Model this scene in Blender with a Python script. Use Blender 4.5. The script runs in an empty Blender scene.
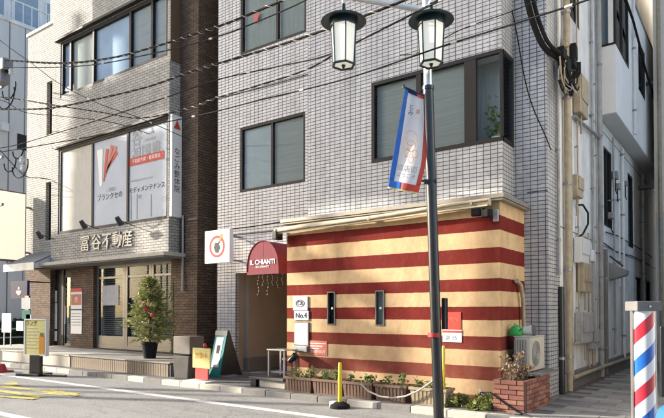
import bpy, bmesh, math, random
from mathutils import Vector, Matrix
random.seed(7)
S = bpy.context.scene
R = math.radians

# ------------------------------------------------------------------ camera
CAMZ, YAW, PITCH, F = 1.55, R(35.9), R(1.2), 584.0
PCY = 312 - F * math.tan(PITCH)
cam_d = bpy.data.cameras.new('camera'); cam = bpy.data.objects.new('camera', cam_d)
S.collection.objects.link(cam); S.camera = cam
cam_d.sensor_width = 36; cam_d.lens = F / 664 * 36
cam_d.shift_y = (PCY - 209) / 664
cam_d.clip_start = 0.05; cam_d.clip_end = 600
cam.location = (0, 0, CAMZ); cam.rotation_euler = (R(90) + PITCH, 0, YAW)

# ------------------------------------------------------------------ light
TRAVEL = Vector((2.1, 1.0, -0.86)).normalized()
w = bpy.data.worlds.new('World'); S.world = w; w.use_nodes = True
nt = w.node_tree
sky = nt.nodes.new('ShaderNodeTexSky'); sky.sky_type = 'NISHITA'; sky.sun_disc = False
sky.sun_elevation = math.asin(-TRAVEL.z); sky.sun_rotation = math.atan2(-TRAVEL.x, -TRAVEL.y)
sky.air_density = 0.8; sky.dust_density = 2.0; sky.ozone_density = 0.6
bg = nt.nodes['Background']; bg.inputs[1].default_value = 0.15
nt.links.new(sky.outputs[0], bg.inputs[0])
sun_d = bpy.data.lights.new('sun', 'SUN'); sun = bpy.data.objects.new('sun', sun_d)
S.collection.objects.link(sun)
sun_d.energy = 3.8; sun_d.angle = R(0.5); sun_d.color = (1.0, 0.93, 0.82)
sun.rotation_euler = TRAVEL.to_track_quat('-Z', 'Y').to_euler()
S.view_settings.view_transform = 'Standard'; S.view_settings.look = 'None'
S.view_settings.gamma = 1; S.view_settings.exposure = 1.45
S.cycles.max_bounces = 8; S.cycles.transparent_max_bounces = 12

# ------------------------------------------------------------------ pixel helpers (photo pixel + a known plane -> world point)
_F = Vector((-math.sin(YAW), math.cos(YAW), 0)); _R = Vector((math.cos(YAW), math.sin(YAW), 0)); _U = Vector((0, 0, 1))
_f = _F * math.cos(PITCH) + _U * math.sin(PITCH); _u = -_F * math.sin(PITCH) + _U * math.cos(PITCH)
C0 = Vector((0, 0, CAMZ))
def ray(x, y): return _f + _R * ((x - 332) / F) + _u * ((PCY - y) / F)
def PY(x, y, Y): d = ray(x, y); return C0 + d * (Y / d.y)
def PXX(x, y, X): d = ray(x, y); return C0 + d * (X / d.x)
def PG(x, y, z=0.0): d = ray(x, y); return C0 + d * ((z - CAMZ) / d.z)
def XY(x, Y): return PY(x, 312, Y).x          # world X where column x meets plane Y
def ZY(x, y, Y): return PY(x, y, Y).z
def YX(x, X): return PXX(x, 312, X).y

# ------------------------------------------------------------------ materials
def mat(name, col=(.5, .5, .5), rough=.7, metal=0.0, spec=.5, var=.12, nscale=6.0, bump=0.0, bscale=60.0, dirt=0.0, dirtcol=(.08, .07, .06), stretch=None, emit=None, estr=0):
    m = bpy.data.materials.new(name); m.use_nodes = True; t = m.node_tree; N = t.nodes; L = t.links
    b = N['Principled BSDF']; b.inputs['Roughness'].default_value = rough; b.inputs['Metallic'].default_value = metal
    b.inputs['Specular IOR Level'].default_value = spec
    tc = N.new('ShaderNodeTexCoord'); mp = N.new('ShaderNodeMapping'); L.new(tc.outputs['Object'], mp.inputs[0])
    if stretch: mp.inputs['Scale'].default_value = stretch
    n = N.new('ShaderNodeTexNoise'); n.inputs['Scale'].default_value = nscale; n.inputs['Detail'].default_value = 8; n.inputs['Roughness'].default_value = .65
    L.new(mp.outputs[0], n.inputs['Vector'])
    mr = N.new('ShaderNodeMapRange'); mr.inputs[1].default_value = .3; mr.inputs[2].default_value = .7
    mr.inputs[3].default_value = 1 - var; mr.inputs[4].default_value = 1 + var; L.new(n.outputs[0], mr.inputs[0])
    mx = N.new('ShaderNodeVectorMath'); mx.operation = 'SCALE'; mx.inputs[0].default_value = col; L.new(mr.outputs[0], mx.inputs['Scale'])
    out = mx.outputs[0]
    if dirt > 0:
        n2 = N.new('ShaderNodeTexNoise'); n2.inputs['Scale'].default_value = nscale * .35; n2.inputs['Detail'].default_value = 10; n2.inputs['Roughness'].default_value = .7
        mp2 = N.new('ShaderNodeMapping'); mp2.inputs['Scale'].default_value = (1.6, 1.6, .45); L.new(tc.outputs['Object'], mp2.inputs[0]); L.new(mp2.outputs[0], n2.inputs['Vector'])
        r2 = N.new('ShaderNodeMapRange'); r2.inputs[1].default_value = .5; r2.inputs[2].default_value = .75; r2.inputs[3].default_value = 0; r2.inputs[4].default_value = dirt
        L.new(n2.outputs[0], r2.inputs[0])
        mm = N.new('ShaderNodeMix'); mm.data_type = 'RGBA'; L.new(r2.outputs[0], mm.inputs[0]); L.new(out, mm.inputs[6]); mm.inputs[7].default_value = (*dirtcol, 1)
        out = mm.outputs[2]
    L.new(out, b.inputs['Base Color'])
    if bump > 0:
        n3 = N.new('ShaderNodeTexNoise'); n3.inputs['Scale'].default_value = bscale; n3.inputs['Detail'].default_value = 4; L.new(tc.outputs['Object'], n3.inputs['Vector'])
        bp = N.new('ShaderNodeBump'); bp.inputs['Strength'].default_value = bump; bp.inputs['Distance'].default_value = .01
        L.new(n3.outputs[0], bp.inputs['Height']); L.new(bp.outputs[0], b.inputs['Normal'])
    if emit:
        b.inputs['Emission Color'].default_value = (*emit, 1); b.inputs['Emission Strength'].default_value = estr
    return m

def tilemat(name, c1, c2, grout, bw, bh, mortar, offset=0.0, rough=.25, spec=.5, wear=.12, dirt=.25, bump=.6, zoff=0.0, uoff=0.0, wob=0.004):
    """Small wall tiles or bricks, laid by object coordinates on faces of any upright direction."""
    m = bpy.data.materials.new(name); m.use_nodes = True; t = m.node_tree; N = t.nodes; L = t.links
    b = N['Principled BSDF']; b.inputs['Specular IOR Level'].default_value = spec
    tc = N.new('ShaderNodeTexCoord'); g = N.new('ShaderNodeNewGeometry')
    sp = N.new('ShaderNodeSeparateXYZ'); L.new(tc.outputs['Object'], sp.inputs[0])
    sn = N.new('ShaderNodeSeparateXYZ'); L.new(g.outputs['True Normal'], sn.inputs[0])
    def M(op, a, bb=None):
        q = N.new('ShaderNodeMath'); q.operation = op
        for i, v in enumerate((a, bb)):
            if v is None: continue
            if isinstance(v, (int, float)): q.inputs[i].default_value = v
            else: L.new(v, q.inputs[i])
        return q.outputs[0]
    ax = M('GREATER_THAN', M('ABSOLUTE', sn.outputs[0]), .7)
    u = M('ADD', M('MULTIPLY', sp.outputs[0], M('SUBTRACT', 1, ax)), M('MULTIPLY', sp.outputs[1], ax))
    az = M('GREATER_THAN', M('ABSOLUTE', sn.outputs[2]), .7)
    v = M('ADD', M('MULTIPLY', sp.outputs[2], M('SUBTRACT', 1, az)), M('MULTIPLY', sp.outputs[1], az))
    cb = N.new('ShaderNodeCombineXYZ'); L.new(M('ADD', u, 50 + uoff), cb.inputs[0]); L.new(M('ADD', v, 10 + zoff), cb.inputs[1])
    wn = N.new('ShaderNodeTexNoise'); wn.inputs['Scale'].default_value = 3; L.new(tc.outputs['Object'], wn.inputs['Vector'])
    ws = N.new('ShaderNodeVectorMath'); ws.operation = 'SCALE'; ws.inputs['Scale'].default_value = wob; L.new(wn.outputs['Color'], ws.inputs[0])
    wa = N.new('ShaderNodeVectorMath'); wa.operation = 'ADD'; L.new(cb.outputs[0], wa.inputs[0]); L.new(ws.outputs[0], wa.inputs[1])
    br = N.new('ShaderNodeTexBrick'); br.offset = offset; br.squash = 1
    br.inputs['Scale'].default_value = 1; br.inputs['Brick Width'].default_value = bw; br.inputs['Row Height'].default_value = bh
    br.inputs['Mortar Size'].default_value = mortar; br.inputs['Mortar Smooth'].default_value = .35; br.inputs['Bias'].default_value = 0
    br.inputs['Color1'].default_value = (*c1, 1); br.inputs['Color2'].default_value = (*c2, 1); br.inputs['Mortar'].default_value = (*grout, 1)
    L.new(wa.outputs[0], br.inputs['Vector'])
    n = N.new('ShaderNodeTexNoise'); n.inputs['Scale'].default_value = 1.1; n.inputs['Detail'].default_value = 10; n.inputs['Roughness'].default_value = .7
    mp = N.new('ShaderNodeMapping'); mp.inputs['Scale'].default_value = (2.2, 2.2, .35); L.new(tc.outputs['Object'], mp.inputs[0]); L.new(mp.outputs[0], n.inputs['Vector'])
    mr = N.new('ShaderNodeMapRange'); mr.inputs[1].default_value = .45; mr.inputs[2].default_value = .8; mr.inputs[3].default_value = 0; mr.inputs[4].default_value = dirt
    L.new(n.outputs[0], mr.inputs[0])
    mm = N.new('ShaderNodeMix'); mm.data_type = 'RGBA'; L.new(mr.outputs[0], mm.inputs[0]); L.new(br.outputs['Color'], mm.inputs[6]); mm.inputs[7].default_value = (*[c * .45 for c in grout], 1)
    n4 = N.new('ShaderNodeTexNoise'); n4.inputs['Scale'].default_value = 9; n4.inputs['Detail'].default_value = 5; L.new(tc.outputs['Object'], n4.inputs['Vector'])
    m4 = N.new('ShaderNodeMapRange'); m4.inputs[1].default_value = .3; m4.inputs[2].default_value = .7; m4.inputs[3].default_value = 1 - wear; m4.inputs[4].default_value = 1 + wear; L.new(n4.outputs[0], m4.inputs[0])
    vs = N.new('ShaderNodeVectorMath'); vs.operation = 'SCALE'; L.new(mm.outputs[2], vs.inputs[0]); L.new(m4.outputs[0], vs.inputs['Scale'])
    L.new(vs.outputs[0], b.inputs['Base Color'])
    rr = N.new('ShaderNodeMapRange'); rr.inputs[3].default_value = rough; rr.inputs[4].default_value = .85; L.new(br.outputs['Fac'], rr.inputs[0]); L.new(rr.outputs[0], b.inputs['Roughness'])
    inv = M('SUBTRACT', 1, br.outputs['Fac'])
    hh = M('ADD', inv, M('MULTIPLY', n4.outputs[0], .25))
    bp = N.new('ShaderNodeBump'); bp.inputs['Strength'].default_value = bump; bp.inputs['Distance'].default_value = .006
    L.new(hh, bp.inputs['Height']); L.new(bp.outputs[0], b.inputs['Normal'])
    return m

def glassmat(name, tint=(.75, .82, .82), refl=.35, rough=.02):
    m = bpy.data.materials.new(name); m.use_nodes = True; t = m.node_tree; N = t.nodes; L = t.links
    N.remove(N['Principled BSDF'])
    tr = N.new('ShaderNodeBsdfTransparent'); tr.inputs[0].default_value = (*tint, 1)
    gl = N.new('ShaderNodeBsdfGlossy'); gl.inputs['Roughness'].default_value = rough; gl.inputs[0].default_value = (.95, .97, 1, 1)
    lw = N.new('ShaderNodeLayerWeight'); lw.inputs[0].default_value = refl
    tc = N.new('ShaderNodeTexCoord'); n = N.new('ShaderNodeTexNoise'); n.inputs['Scale'].default_value = 1.2; L.new(tc.outputs['Object'], n.inputs['Vector'])
    
    mx = N.new('ShaderNodeMixShader'); L.new(lw.outputs['Fresnel'], mx.inputs[0]); L.new(tr.outputs[0], mx.inputs[1]); L.new(gl.outputs[0], mx.inputs[2])
    L.new(mx.outputs[0], N['Material Output'].inputs[0])
    return m

def leafmat(name, a, b_, rough=.5):
    m = bpy.data.materials.new(name); m.use_nodes = True; t = m.node_tree; N = t.nodes; L = t.links
    b = N['Principled BSDF']; b.inputs['Roughness'].default_value = rough
    g = N.new('ShaderNodeNewGeometry'); mx = N.new('ShaderNodeMix'); mx.data_type = 'RGBA'
    L.new(g.outputs['Random Per Island'], mx.inputs[0]); mx.inputs[6].default_value = (*a, 1); mx.inputs[7].default_value = (*b_, 1)
    L.new(mx.outputs[2], b.inputs['Base Color'])
    tl = N.new('ShaderNodeBsdfTranslucent'); L.new(mx.outputs[2], tl.inputs[0])
    ms = N.new('ShaderNodeMixShader'); ms.inputs[0].default_value = .25; L.new(b.outputs[0], ms.inputs[1]); L.new(tl.outputs[0], ms.inputs[2])
    L.new(ms.outputs[0], N['Material Output'].inputs[0])
    return m

def asphaltmat(name, base, patch):
    m = mat(name, base, .88, var=.10, nscale=1.2, bump=.0, dirt=0)
    t = m.node_tree; N = t.nodes; L = t.links; b = N['Principled BSDF']
    tc = N.new('ShaderNodeTexCoord')
    v = N.new('ShaderNodeTexVoronoi'); v.inputs['Scale'].default_value = 95; L.new(tc.outputs['Object'], v.inputs['Vector'])
    sep = N.new('ShaderNodeSeparateColor'); L.new(v.outputs['Color'], sep.inputs[0])
    mr = N.new('ShaderNodeMapRange'); mr.inputs[3].default_value = .55; mr.inputs[4].default_value = 1.5; L.new(sep.outputs[0], mr.inputs[0])
    old = b.inputs['Base Color'].links[0].from_socket
    vs = N.new('ShaderNodeVectorMath'); vs.operation = 'SCALE'; L.new(old, vs.inputs[0]); L.new(mr.outputs[0], vs.inputs['Scale'])
    n = N.new('ShaderNodeTexNoise'); n.inputs['Scale'].default_value = .55; n.inputs['Detail'].default_value = 12; n.inputs['Roughness'].default_value = .75
    mp = N.new('ShaderNodeMapping'); mp.inputs['Scale'].default_value = (.35, 1.3, 1); L.new(tc.outputs['Object'], mp.inputs[0]); L.new(mp.outputs[0], n.inputs['Vector'])
    m2 = N.new('ShaderNodeMapRange'); m2.inputs[1].default_value = .46; m2.inputs[2].default_value = .62; m2.inputs[3].default_value = 0; m2.inputs[4].default_value = .75; L.new(n.outputs[0], m2.inputs[0])
    mm = N.new('ShaderNodeMix'); mm.data_type = 'RGBA'; L.new(m2.outputs[0], mm.inputs[0]); L.new(vs.outputs[0], mm.inputs[6]); mm.inputs[7].default_value = (*patch, 1)
    n7 = N.new('ShaderNodeTexNoise'); n7.inputs['Scale'].default_value = .8; n7.inputs['Detail'].default_value = 10; n7.inputs['Roughness'].default_value = .8
    p7 = N.new('ShaderNodeMapping'); p7.inputs['Scale'].default_value = (.12, 2.4, 1); p7.inputs['Location'].default_value = (3, 7, 0); L.new(tc.outputs['Object'], p7.inputs[0]); L.new(p7.outputs[0], n7.inputs['Vector'])
    c7 = N.new('ShaderNodeMapRange'); c7.inputs[1].default_value = .48; c7.inputs[2].default_value = .68; c7.inputs[4].default_value = .55; L.new(n7.outputs[0], c7.inputs[0])
    m7 = N.new('ShaderNodeMix'); m7.data_type = 'RGBA'; L.new(c7.outputs[0], m7.inputs[0]); L.new(mm.outputs[2], m7.inputs[6]); m7.inputs[7].default_value = (*[q * .5 for q in base], 1); mm = m7
    # cracks
    vc = N.new('ShaderNodeTexVoronoi'); vc.feature = 'DISTANCE_TO_EDGE'; vc.inputs['Scale'].default_value = .5; vc.inputs['Randomness'].default_value = 1
    nn = N.new('ShaderNodeTexNoise'); nn.inputs['Scale'].default_value = 3; nn.inputs['Detail'].default_value = 6; L.new(tc.outputs['Object'], nn.inputs['Vector'])
    va = N.new('ShaderNodeVectorMath'); va.operation = 'SCALE'; va.inputs['Scale'].default_value = .6; L.new(nn.outputs['Color'], va.inputs[0])
    vb = N.new('ShaderNodeVectorMath'); vb.operation = 'ADD'; L.new(va.outputs[0], vb.inputs[0]); L.new(tc.outputs['Object'], vb.inputs[1]); L.new(vb.outputs[0], vc.inputs['Vector'])
    mc = N.new('ShaderNodeMapRange'); mc.inputs[1].default_value = 0; mc.inputs[2].default_value = .012; mc.inputs[3].default_value = .72; mc.inputs[4].default_value = 1; L.new(vc.outputs['Distance'], mc.inputs[0])
    v3 = N.new('ShaderNodeVectorMath'); v3.operation = 'SCALE'; L.new(mm.outputs[2], v3.inputs[0]); L.new(mc.outputs[0], v3.inputs['Scale'])
    L.new(v3.outputs[0], b.inputs['Base Color'])
    bp = N.new('ShaderNodeBump'); bp.inputs['Strength'].default_value = .7; bp.inputs['Distance'].default_value = .006; L.new(v.outputs['Distance'], bp.inputs['Height']); L.new(bp.outputs[0], b.inputs['Normal'])
    return m

M = {}
M['tile'] = tilemat('grey_white_tile', (.455, .452, .455), (.515, .512, .512), (.085, .085, .088), .126, .072, .0078, rough=.22, dirt=.38)
M['tile_joint'] = mat('joint_sealant', (.06, .06, .065), .8)
M['brick'] = tilemat('pale_grey_brick', (.36, .345, .315), (.44, .42, .38), (.12, .11, .095), .21, .075, .008, offset=.5, spec=.2, rough=.75, dirt=.3)
M['brown'] = tilemat('brown_brick', (.105, .070, .048), (.165, .11, .075), (.035, .03, .026), .21, .07, .008, offset=.5, spec=.2, rough=.8, dirt=.35)
M['redbrick'] = mat('planter_brick', (.21, .075, .05), .8, var=.3, nscale=14, bump=.5, bscale=80, dirt=.4)
M['mortar'] = mat('mortar', (.12, .095, .085), .9, var=.2, bump=.4)
M['plaster_white'] = mat('white_render', (.62, .60, .56), .8, var=.06, nscale=2, bump=.15, dirt=.25, dirtcol=(.30, .28, .24))
M['plaster_grey'] = mat('grey_render', (.70, .69, .66), .75, var=.12, nscale=2, bump=.3, dirt=.75, dirtcol=(.24, .22, .19))
M['plaster_far'] = mat('far_grey_render', (.60, .60, .59), .8, var=.06, nscale=.5, dirt=.3, dirtcol=(.2, .2, .2))
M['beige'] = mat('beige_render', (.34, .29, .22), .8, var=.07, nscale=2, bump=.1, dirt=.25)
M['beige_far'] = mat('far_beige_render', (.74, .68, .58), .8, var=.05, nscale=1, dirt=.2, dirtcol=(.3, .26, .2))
M['concrete'] = mat('concrete', (.42, .39, .34), .85, var=.12, nscale=5, bump=.3, dirt=.5, dirtcol=(.16, .14, .12))
M['concrete_dark'] = mat('dark_concrete', (.17, .165, .155), .85, var=.15, nscale=5, bump=.4, dirt=.5)
M['black'] = mat('black_metal', (.018, .019, .021), .28, .2, spec=.7, var=.15, dirt=.2, dirtcol=(.10, .09, .08), nscale=20)
M['dark_frame'] = mat('bronze_frame', (.020, .019, .018), .6, 0, spec=.25, var=.1)
M['grey_frame'] = mat('aluminium_frame', (.15, .145, .135), .42, .5, var=.08)
M['white_metal'] = mat('white_painted_metal', (.68, .68, .66), .4, 0, var=.04, dirt=.2, dirtcol=(.35, .32, .26))
M['grey_metal'] = mat('grey_metal', (.28, .28, .28), .45, .5, var=.1, dirt=.3)
M['steel'] = mat('stainless_steel', (.62, .62, .60), .28, .9, var=.05)
M['cream_pipe'] = mat('cream_pipe', (.36, .30, .20), .55, var=.2, nscale=8, dirt=.8, dirtcol=(.16, .11, .07))
M['grey_pipe'] = mat('grey_pipe', (.34, .335, .32), .55, var=.2, dirt=.7)
M['rubber'] = mat('black_rubber', (.015, .015, .015), .85, spec=.15)
M['white'] = mat('white_paint', (.78, .77, .74), .5, var=.03)
M['paper'] = mat('white_paper', (.76, .76, .74), .6, var=.03, spec=.15)
M['road'] = asphaltmat('asphalt', (.25, .242, .225), (.32, .31, .285))
M['walk'] = asphaltmat('sidewalk_asphalt', (.12, .116, .11), (.16, .155, .145))
def paint(name, col, wear):
    m = mat(name, col, .65, var=.08, nscale=5)
    t = m.node_tree; N = t.nodes; L = t.links; b = N['Principled BSDF']; tc = N.new('ShaderNodeTexCoord')
    n = N.new('ShaderNodeTexNoise'); n.inputs['Scale'].default_value = 14; n.inputs['Detail'].default_value = 12; n.inputs['Roughness'].default_value = .8; L.new(tc.outputs['Object'], n.inputs['Vector'])
    mr = N.new('ShaderNodeMapRange'); mr.inputs[1].default_value = wear; mr.inputs[2].default_value = wear + .1; L.new(n.outputs[0], mr.inputs[0])
    mm = N.new('ShaderNodeMix'); mm.data_type = 'RGBA'; L.new(mr.outputs[0], mm.inputs[0]); L.new(b.inputs['Base Color'].links[0].from_socket, mm.inputs[7]); mm.inputs[6].default_value = (.15, .145, .13, 1)
    L.new(mm.outputs[2], b.inputs['Base Color']); return m
M['line'] = paint('road_paint_white', (.66, .65, .61), .36)
M['yline'] = paint('road_paint_yellow', (.62, .52, .13), .40)
M['slab'] = mat('paving_slab', (.17, .165, .16), .85, var=.22, nscale=2.5, bump=.4, dirt=.5)
M['kerb_pale'] = mat('kerb_pale', (.50, .47, .40), .85, var=.12, nscale=5, bump=.4, dirt=.4)
M['kerb_dark'] = mat('kerb_dark', (.20, .19, .17), .85, var=.15, nscale=5, bump=.4, dirt=.5)
M['awning'] = mat('burgundy_canvas', (.18, .022, .032), .8, var=.1, bump=.1, bscale=300)
M['cream'] = mat('cream_canvas', (.50, .44, .31), .7, var=.06)
M['copper'] = mat('coping_metal', (.24, .215, .17), .5, .3, var=.15, dirt=.4)
M['terracotta'] = mat('planter_plastic', (.15, .085, .055), .7, var=.2, dirt=.3)
M['tan_planter'] = mat('tan_planter', (.34, .27, .17), .7, var=.15, dirt=.3)
M['soil'] = mat('soil', (.04, .028, .018), .95, var=.4, nscale=30, bump=1, bscale=50)
M['yellow'] = mat('yellow_plastic', (.70, .50, .02), .45, var=.05)
M['red'] = mat('red_plastic', (.42, .03, .025), .5)
M['red_print'] = mat('red_print', (.50, .07, .05), .6, spec=.15)
M['pink_print'] = mat('faded_red_print', (.52, .17, .12), .6, spec=.15)
M['blue_print'] = mat('blue_print', (.05, .16, .50), .6, spec=.15)
M['navy'] = mat('navy_print', (.02, .035, .13), .5, spec=.15)
M['orange'] = mat('orange_print', (.62, .26, .04), .6, spec=.15)
M['yellow_print'] = mat('pale_yellow_print', (.62, .55, .22), .6, var=.2, nscale=25, spec=.15)
M['teal'] = mat('teal_print', (.03, .22, .20), .5, spec=.15)
M['grey_print'] = mat('grey_print', (.34, .35, .37), .6, spec=.15)
M['dark_print'] = mat('dark_print', (.05, .05, .055), .6, spec=.15)
M['sheet'] = mat('poster_sheet', (.46, .50, .55), .8, var=.05, nscale=2)
M['pane_curtain'] = mat('curtained_pane', (.50, .48, .42), .8, var=.10, stretch=(3, 3, .6))
M['letter'] = mat('brushed_letter', (.34, .33, .31), .5, .2)
M['blind'] = mat('grey_blind', (.38, .39, .38), .8, var=.16, nscale=5, stretch=(.15, .15, 9))
M['curtain'] = mat('pale_curtain', (.62, .58, .48), .85, var=.12, stretch=(9, 9, .3))
M['curtain_dark'] = mat('grey_curtain', (.36, .38, .36), .85, var=.2, stretch=(9, 9, .3))
M['curtain_sky'] = mat('sky_tinted_curtain', (.42, .47, .55), .8, var=.1)  # blue-grey colour stands in for sky reflected in the upper left pane
M['blind_sky'] = mat('sky_tinted_blind', (.46, .54, .64), .8, var=.25, nscale=.7)  # mottled blue imitates the sky mirrored in the upper windows
M['frosted'] = mat('frosted_pane_film', (.50, .55, .58), .7, var=.06)
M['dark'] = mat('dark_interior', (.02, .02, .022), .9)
M['glass'] = glassmat('window_glass', tint=(.85,.88,.88), refl=.10)
M['glass_refl'] = glassmat('reflective_window_glass', tint=(.9, .93, .95), refl=.07)
M['lamp_glass'] = mat('lantern_opal_glass', (.78, .77, .66), .35, var=.04, emit=(1, .97, .82), estr=.12)
M['lamp_cap'] = mat('lantern_green_paint', (.010, .026, .030), .35, .2)
M['green_plastic'] = mat('green_plastic', (.03, .36, .08), .4)
M['fins'] = mat('condenser_fins', (.05, .05, .05), .5, .4)
M['ac'] = mat('air_conditioner_casing', (.50, .47, .40), .5, var=.05, dirt=.35, dirtcol=(.22, .19, .14))
M['leaf'] = leafmat('green_leaf', (.05, .11, .025), (.24, .28, .09))
M['leaf_yel'] = leafmat('yellow_green_leaf', (.14, .18, .03), (.34, .34, .12))
M['leaf_tree'] = leafmat('conifer_needle', (.09, .12, .03), (.46, .46, .17))
M['leaf_dry'] = leafmat('dry_leaf', (.16, .10, .06), (.30, .21, .13))
M['bark'] = mat('bark', (.09, .06, .04), .9, var=.3, bump=.6)
M['hedge'] = leafmat('hedge_leaf', (.012, .045, .02), (.03, .09, .04))
M['wire_light'] = mat('pale_cable_wrap', (.40, .38, .34), .6)
M['deck'] = mat('dark_decking', (.05, .05, .052), .6, var=.2)
M['wood'] = mat('weathered_wood', (.23, .18, .13), .8, var=.35, nscale=6, stretch=(6, 6, .8), bump=.4)

# striped paint: colour by height
def stripes():
    m = mat('red_and_cream_painted_render', (.5, .5, .5), .9, spec=.08, var=.05, nscale=3, bump=.5, bscale=14)
    t = m.node_tree; N = t.nodes; L = t.links; b = N['Principled BSDF']
    tc = N.new('ShaderNodeTexCoord'); sp = N.new('ShaderNodeSeparateXYZ'); L.new(tc.outputs['Object'], sp.inputs[0])
    nz = N.new('ShaderNodeTexNoise'); nz.inputs['Scale'].default_value = 9; L.new(tc.outputs['Object'], nz.inputs['Vector'])
    ad = N.new('ShaderNodeMath'); ad.operation = 'MULTIPLY_ADD'; L.new(nz.outputs[0], ad.inputs[0]); ad.inputs[1].default_value = .012; L.new(sp.outputs[2], ad.inputs[2])
    dv = N.new('ShaderNodeMath'); dv.operation = 'DIVIDE'; L.new(ad.outputs[0], dv.inputs[0]); dv.inputs[1].default_value = 3.5
    cr = N.new('ShaderNodeValToRGB'); cr.color_ramp.interpolation = 'CONSTANT'
    bands = [(0, 1), (.212, 0), (.456, 1), (.669, 0), (.928, 1), (1.156, 0), (1.415, 1), (1.63, 0), (1.88, 1), (2.085, 0), (2.329, 1), (2.565, 0), (2.847, 1), (3.075, 0)]
    e = cr.color_ramp.elements
    red, crm = (.165, .024, .019, 1), (.58, .405, .225, 1)
    while len(e) < len(bands): e.new(.5)
    for k, (z, r_) in enumerate(bands): e[k].position = (z + .006) / 3.5 if z else 0; e[k].color = red if r_ else crm
    L.new(dv.outputs[0], cr.inputs[0])
    n = N.new('ShaderNodeTexNoise'); n.inputs['Scale'].default_value = 2.2; n.inputs['Detail'].default_value = 10; n.inputs['Roughness'].default_value = .7
    mp = N.new('ShaderNodeMapping'); mp.inputs['Scale'].default_value = (1.4, 1.4, 1.0); L.new(tc.outputs['Object'], mp.inputs[0]); L.new(mp.outputs[0], n.inputs['Vector'])
    mr = N.new('ShaderNodeMapRange'); mr.inputs[1].default_value = .35; mr.inputs[2].default_value = .7; mr.inputs[3].default_value = 1.10; mr.inputs[4].default_value = .70; L.new(n.outputs[0], mr.inputs[0])
    vs = N.new('ShaderNodeVectorMath'); vs.operation = 'SCALE'; L.new(cr.outputs[0], vs.inputs[0]); L.new(mr.outputs[0], vs.inputs['Scale'])
    # faded, chalky foot of the wall
    fz = N.new('ShaderNodeMapRange'); fz.inputs[1].default_value = 1.3; fz.inputs[2].default_value = .1; fz.inputs[3].default_value = 0; fz.inputs[4].default_value = .5; L.new(sp.outputs[2], fz.inputs[0])
    n2 = N.new('ShaderNodeTexNoise'); n2.inputs['Scale'].default_value = 5; n2.inputs['Detail'].default_value = 8; L.new(tc.outputs['Object'], n2.inputs['Vector'])
    ml = N.new('ShaderNodeMath'); ml.operation = 'MULTIPLY'; L.new(fz.outputs[0], ml.inputs[0]); L.new(n2.outputs[0], ml.inputs[1])
    mm = N.new('ShaderNodeMix'); mm.data_type = 'RGBA'; L.new(ml.outputs[0], mm.inputs[0]); L.new(vs.outputs[0], mm.inputs[6]); mm.inputs[7].default_value = (.50, .27, .17, 1)
    n5 = N.new('ShaderNodeTexNoise'); n5.inputs['Scale'].default_value = 3.2; n5.inputs['Detail'].default_value = 12; n5.inputs['Roughness'].default_value = .85; L.new(tc.outputs['Object'], n5.inputs['Vector'])
    c5 = N.new('ShaderNodeMapRange'); c5.inputs[1].default_value = .665; c5.inputs[2].default_value = .68; c5.inputs[4].default_value = .8; L.new(n5.outputs[0], c5.inputs[0])
    m5 = N.new('ShaderNodeMix'); m5.data_type = 'RGBA'; L.new(c5.outputs[0], m5.inputs[0]); L.new(mm.outputs[2], m5.inputs[6]); m5.inputs[7].default_value = (.46, .38, .30, 1)
    n6 = N.new('ShaderNodeTexNoise'); n6.inputs['Scale'].default_value = 1; n6.inputs['Detail'].default_value = 9; n6.inputs['Roughness'].default_value = .7
    p6 = N.new('ShaderNodeMapping'); p6.inputs['Scale'].default_value = (4, 4, 1.6); L.new(tc.outputs['Object'], p6.inputs[0]); L.new(p6.outputs[0], n6.inputs['Vector'])
    c6 = N.new('ShaderNodeMapRange'); c6.inputs[1].default_value = .52; c6.inputs[2].default_value = .75; c6.inputs[4].default_value = .20; L.new(n6.outputs[0], c6.inputs[0])
    m6 = N.new('ShaderNodeMix'); m6.data_type = 'RGBA'; L.new(c6.outputs[0], m6.inputs[0]); L.new(m5.outputs[2], m6.inputs[6]); m6.inputs[7].default_value = (.20, .13, .08, 1)
    L.new(m6.outputs[2], b.inputs['Base Color'])
    return m
M['stripes'] = stripes()

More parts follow.
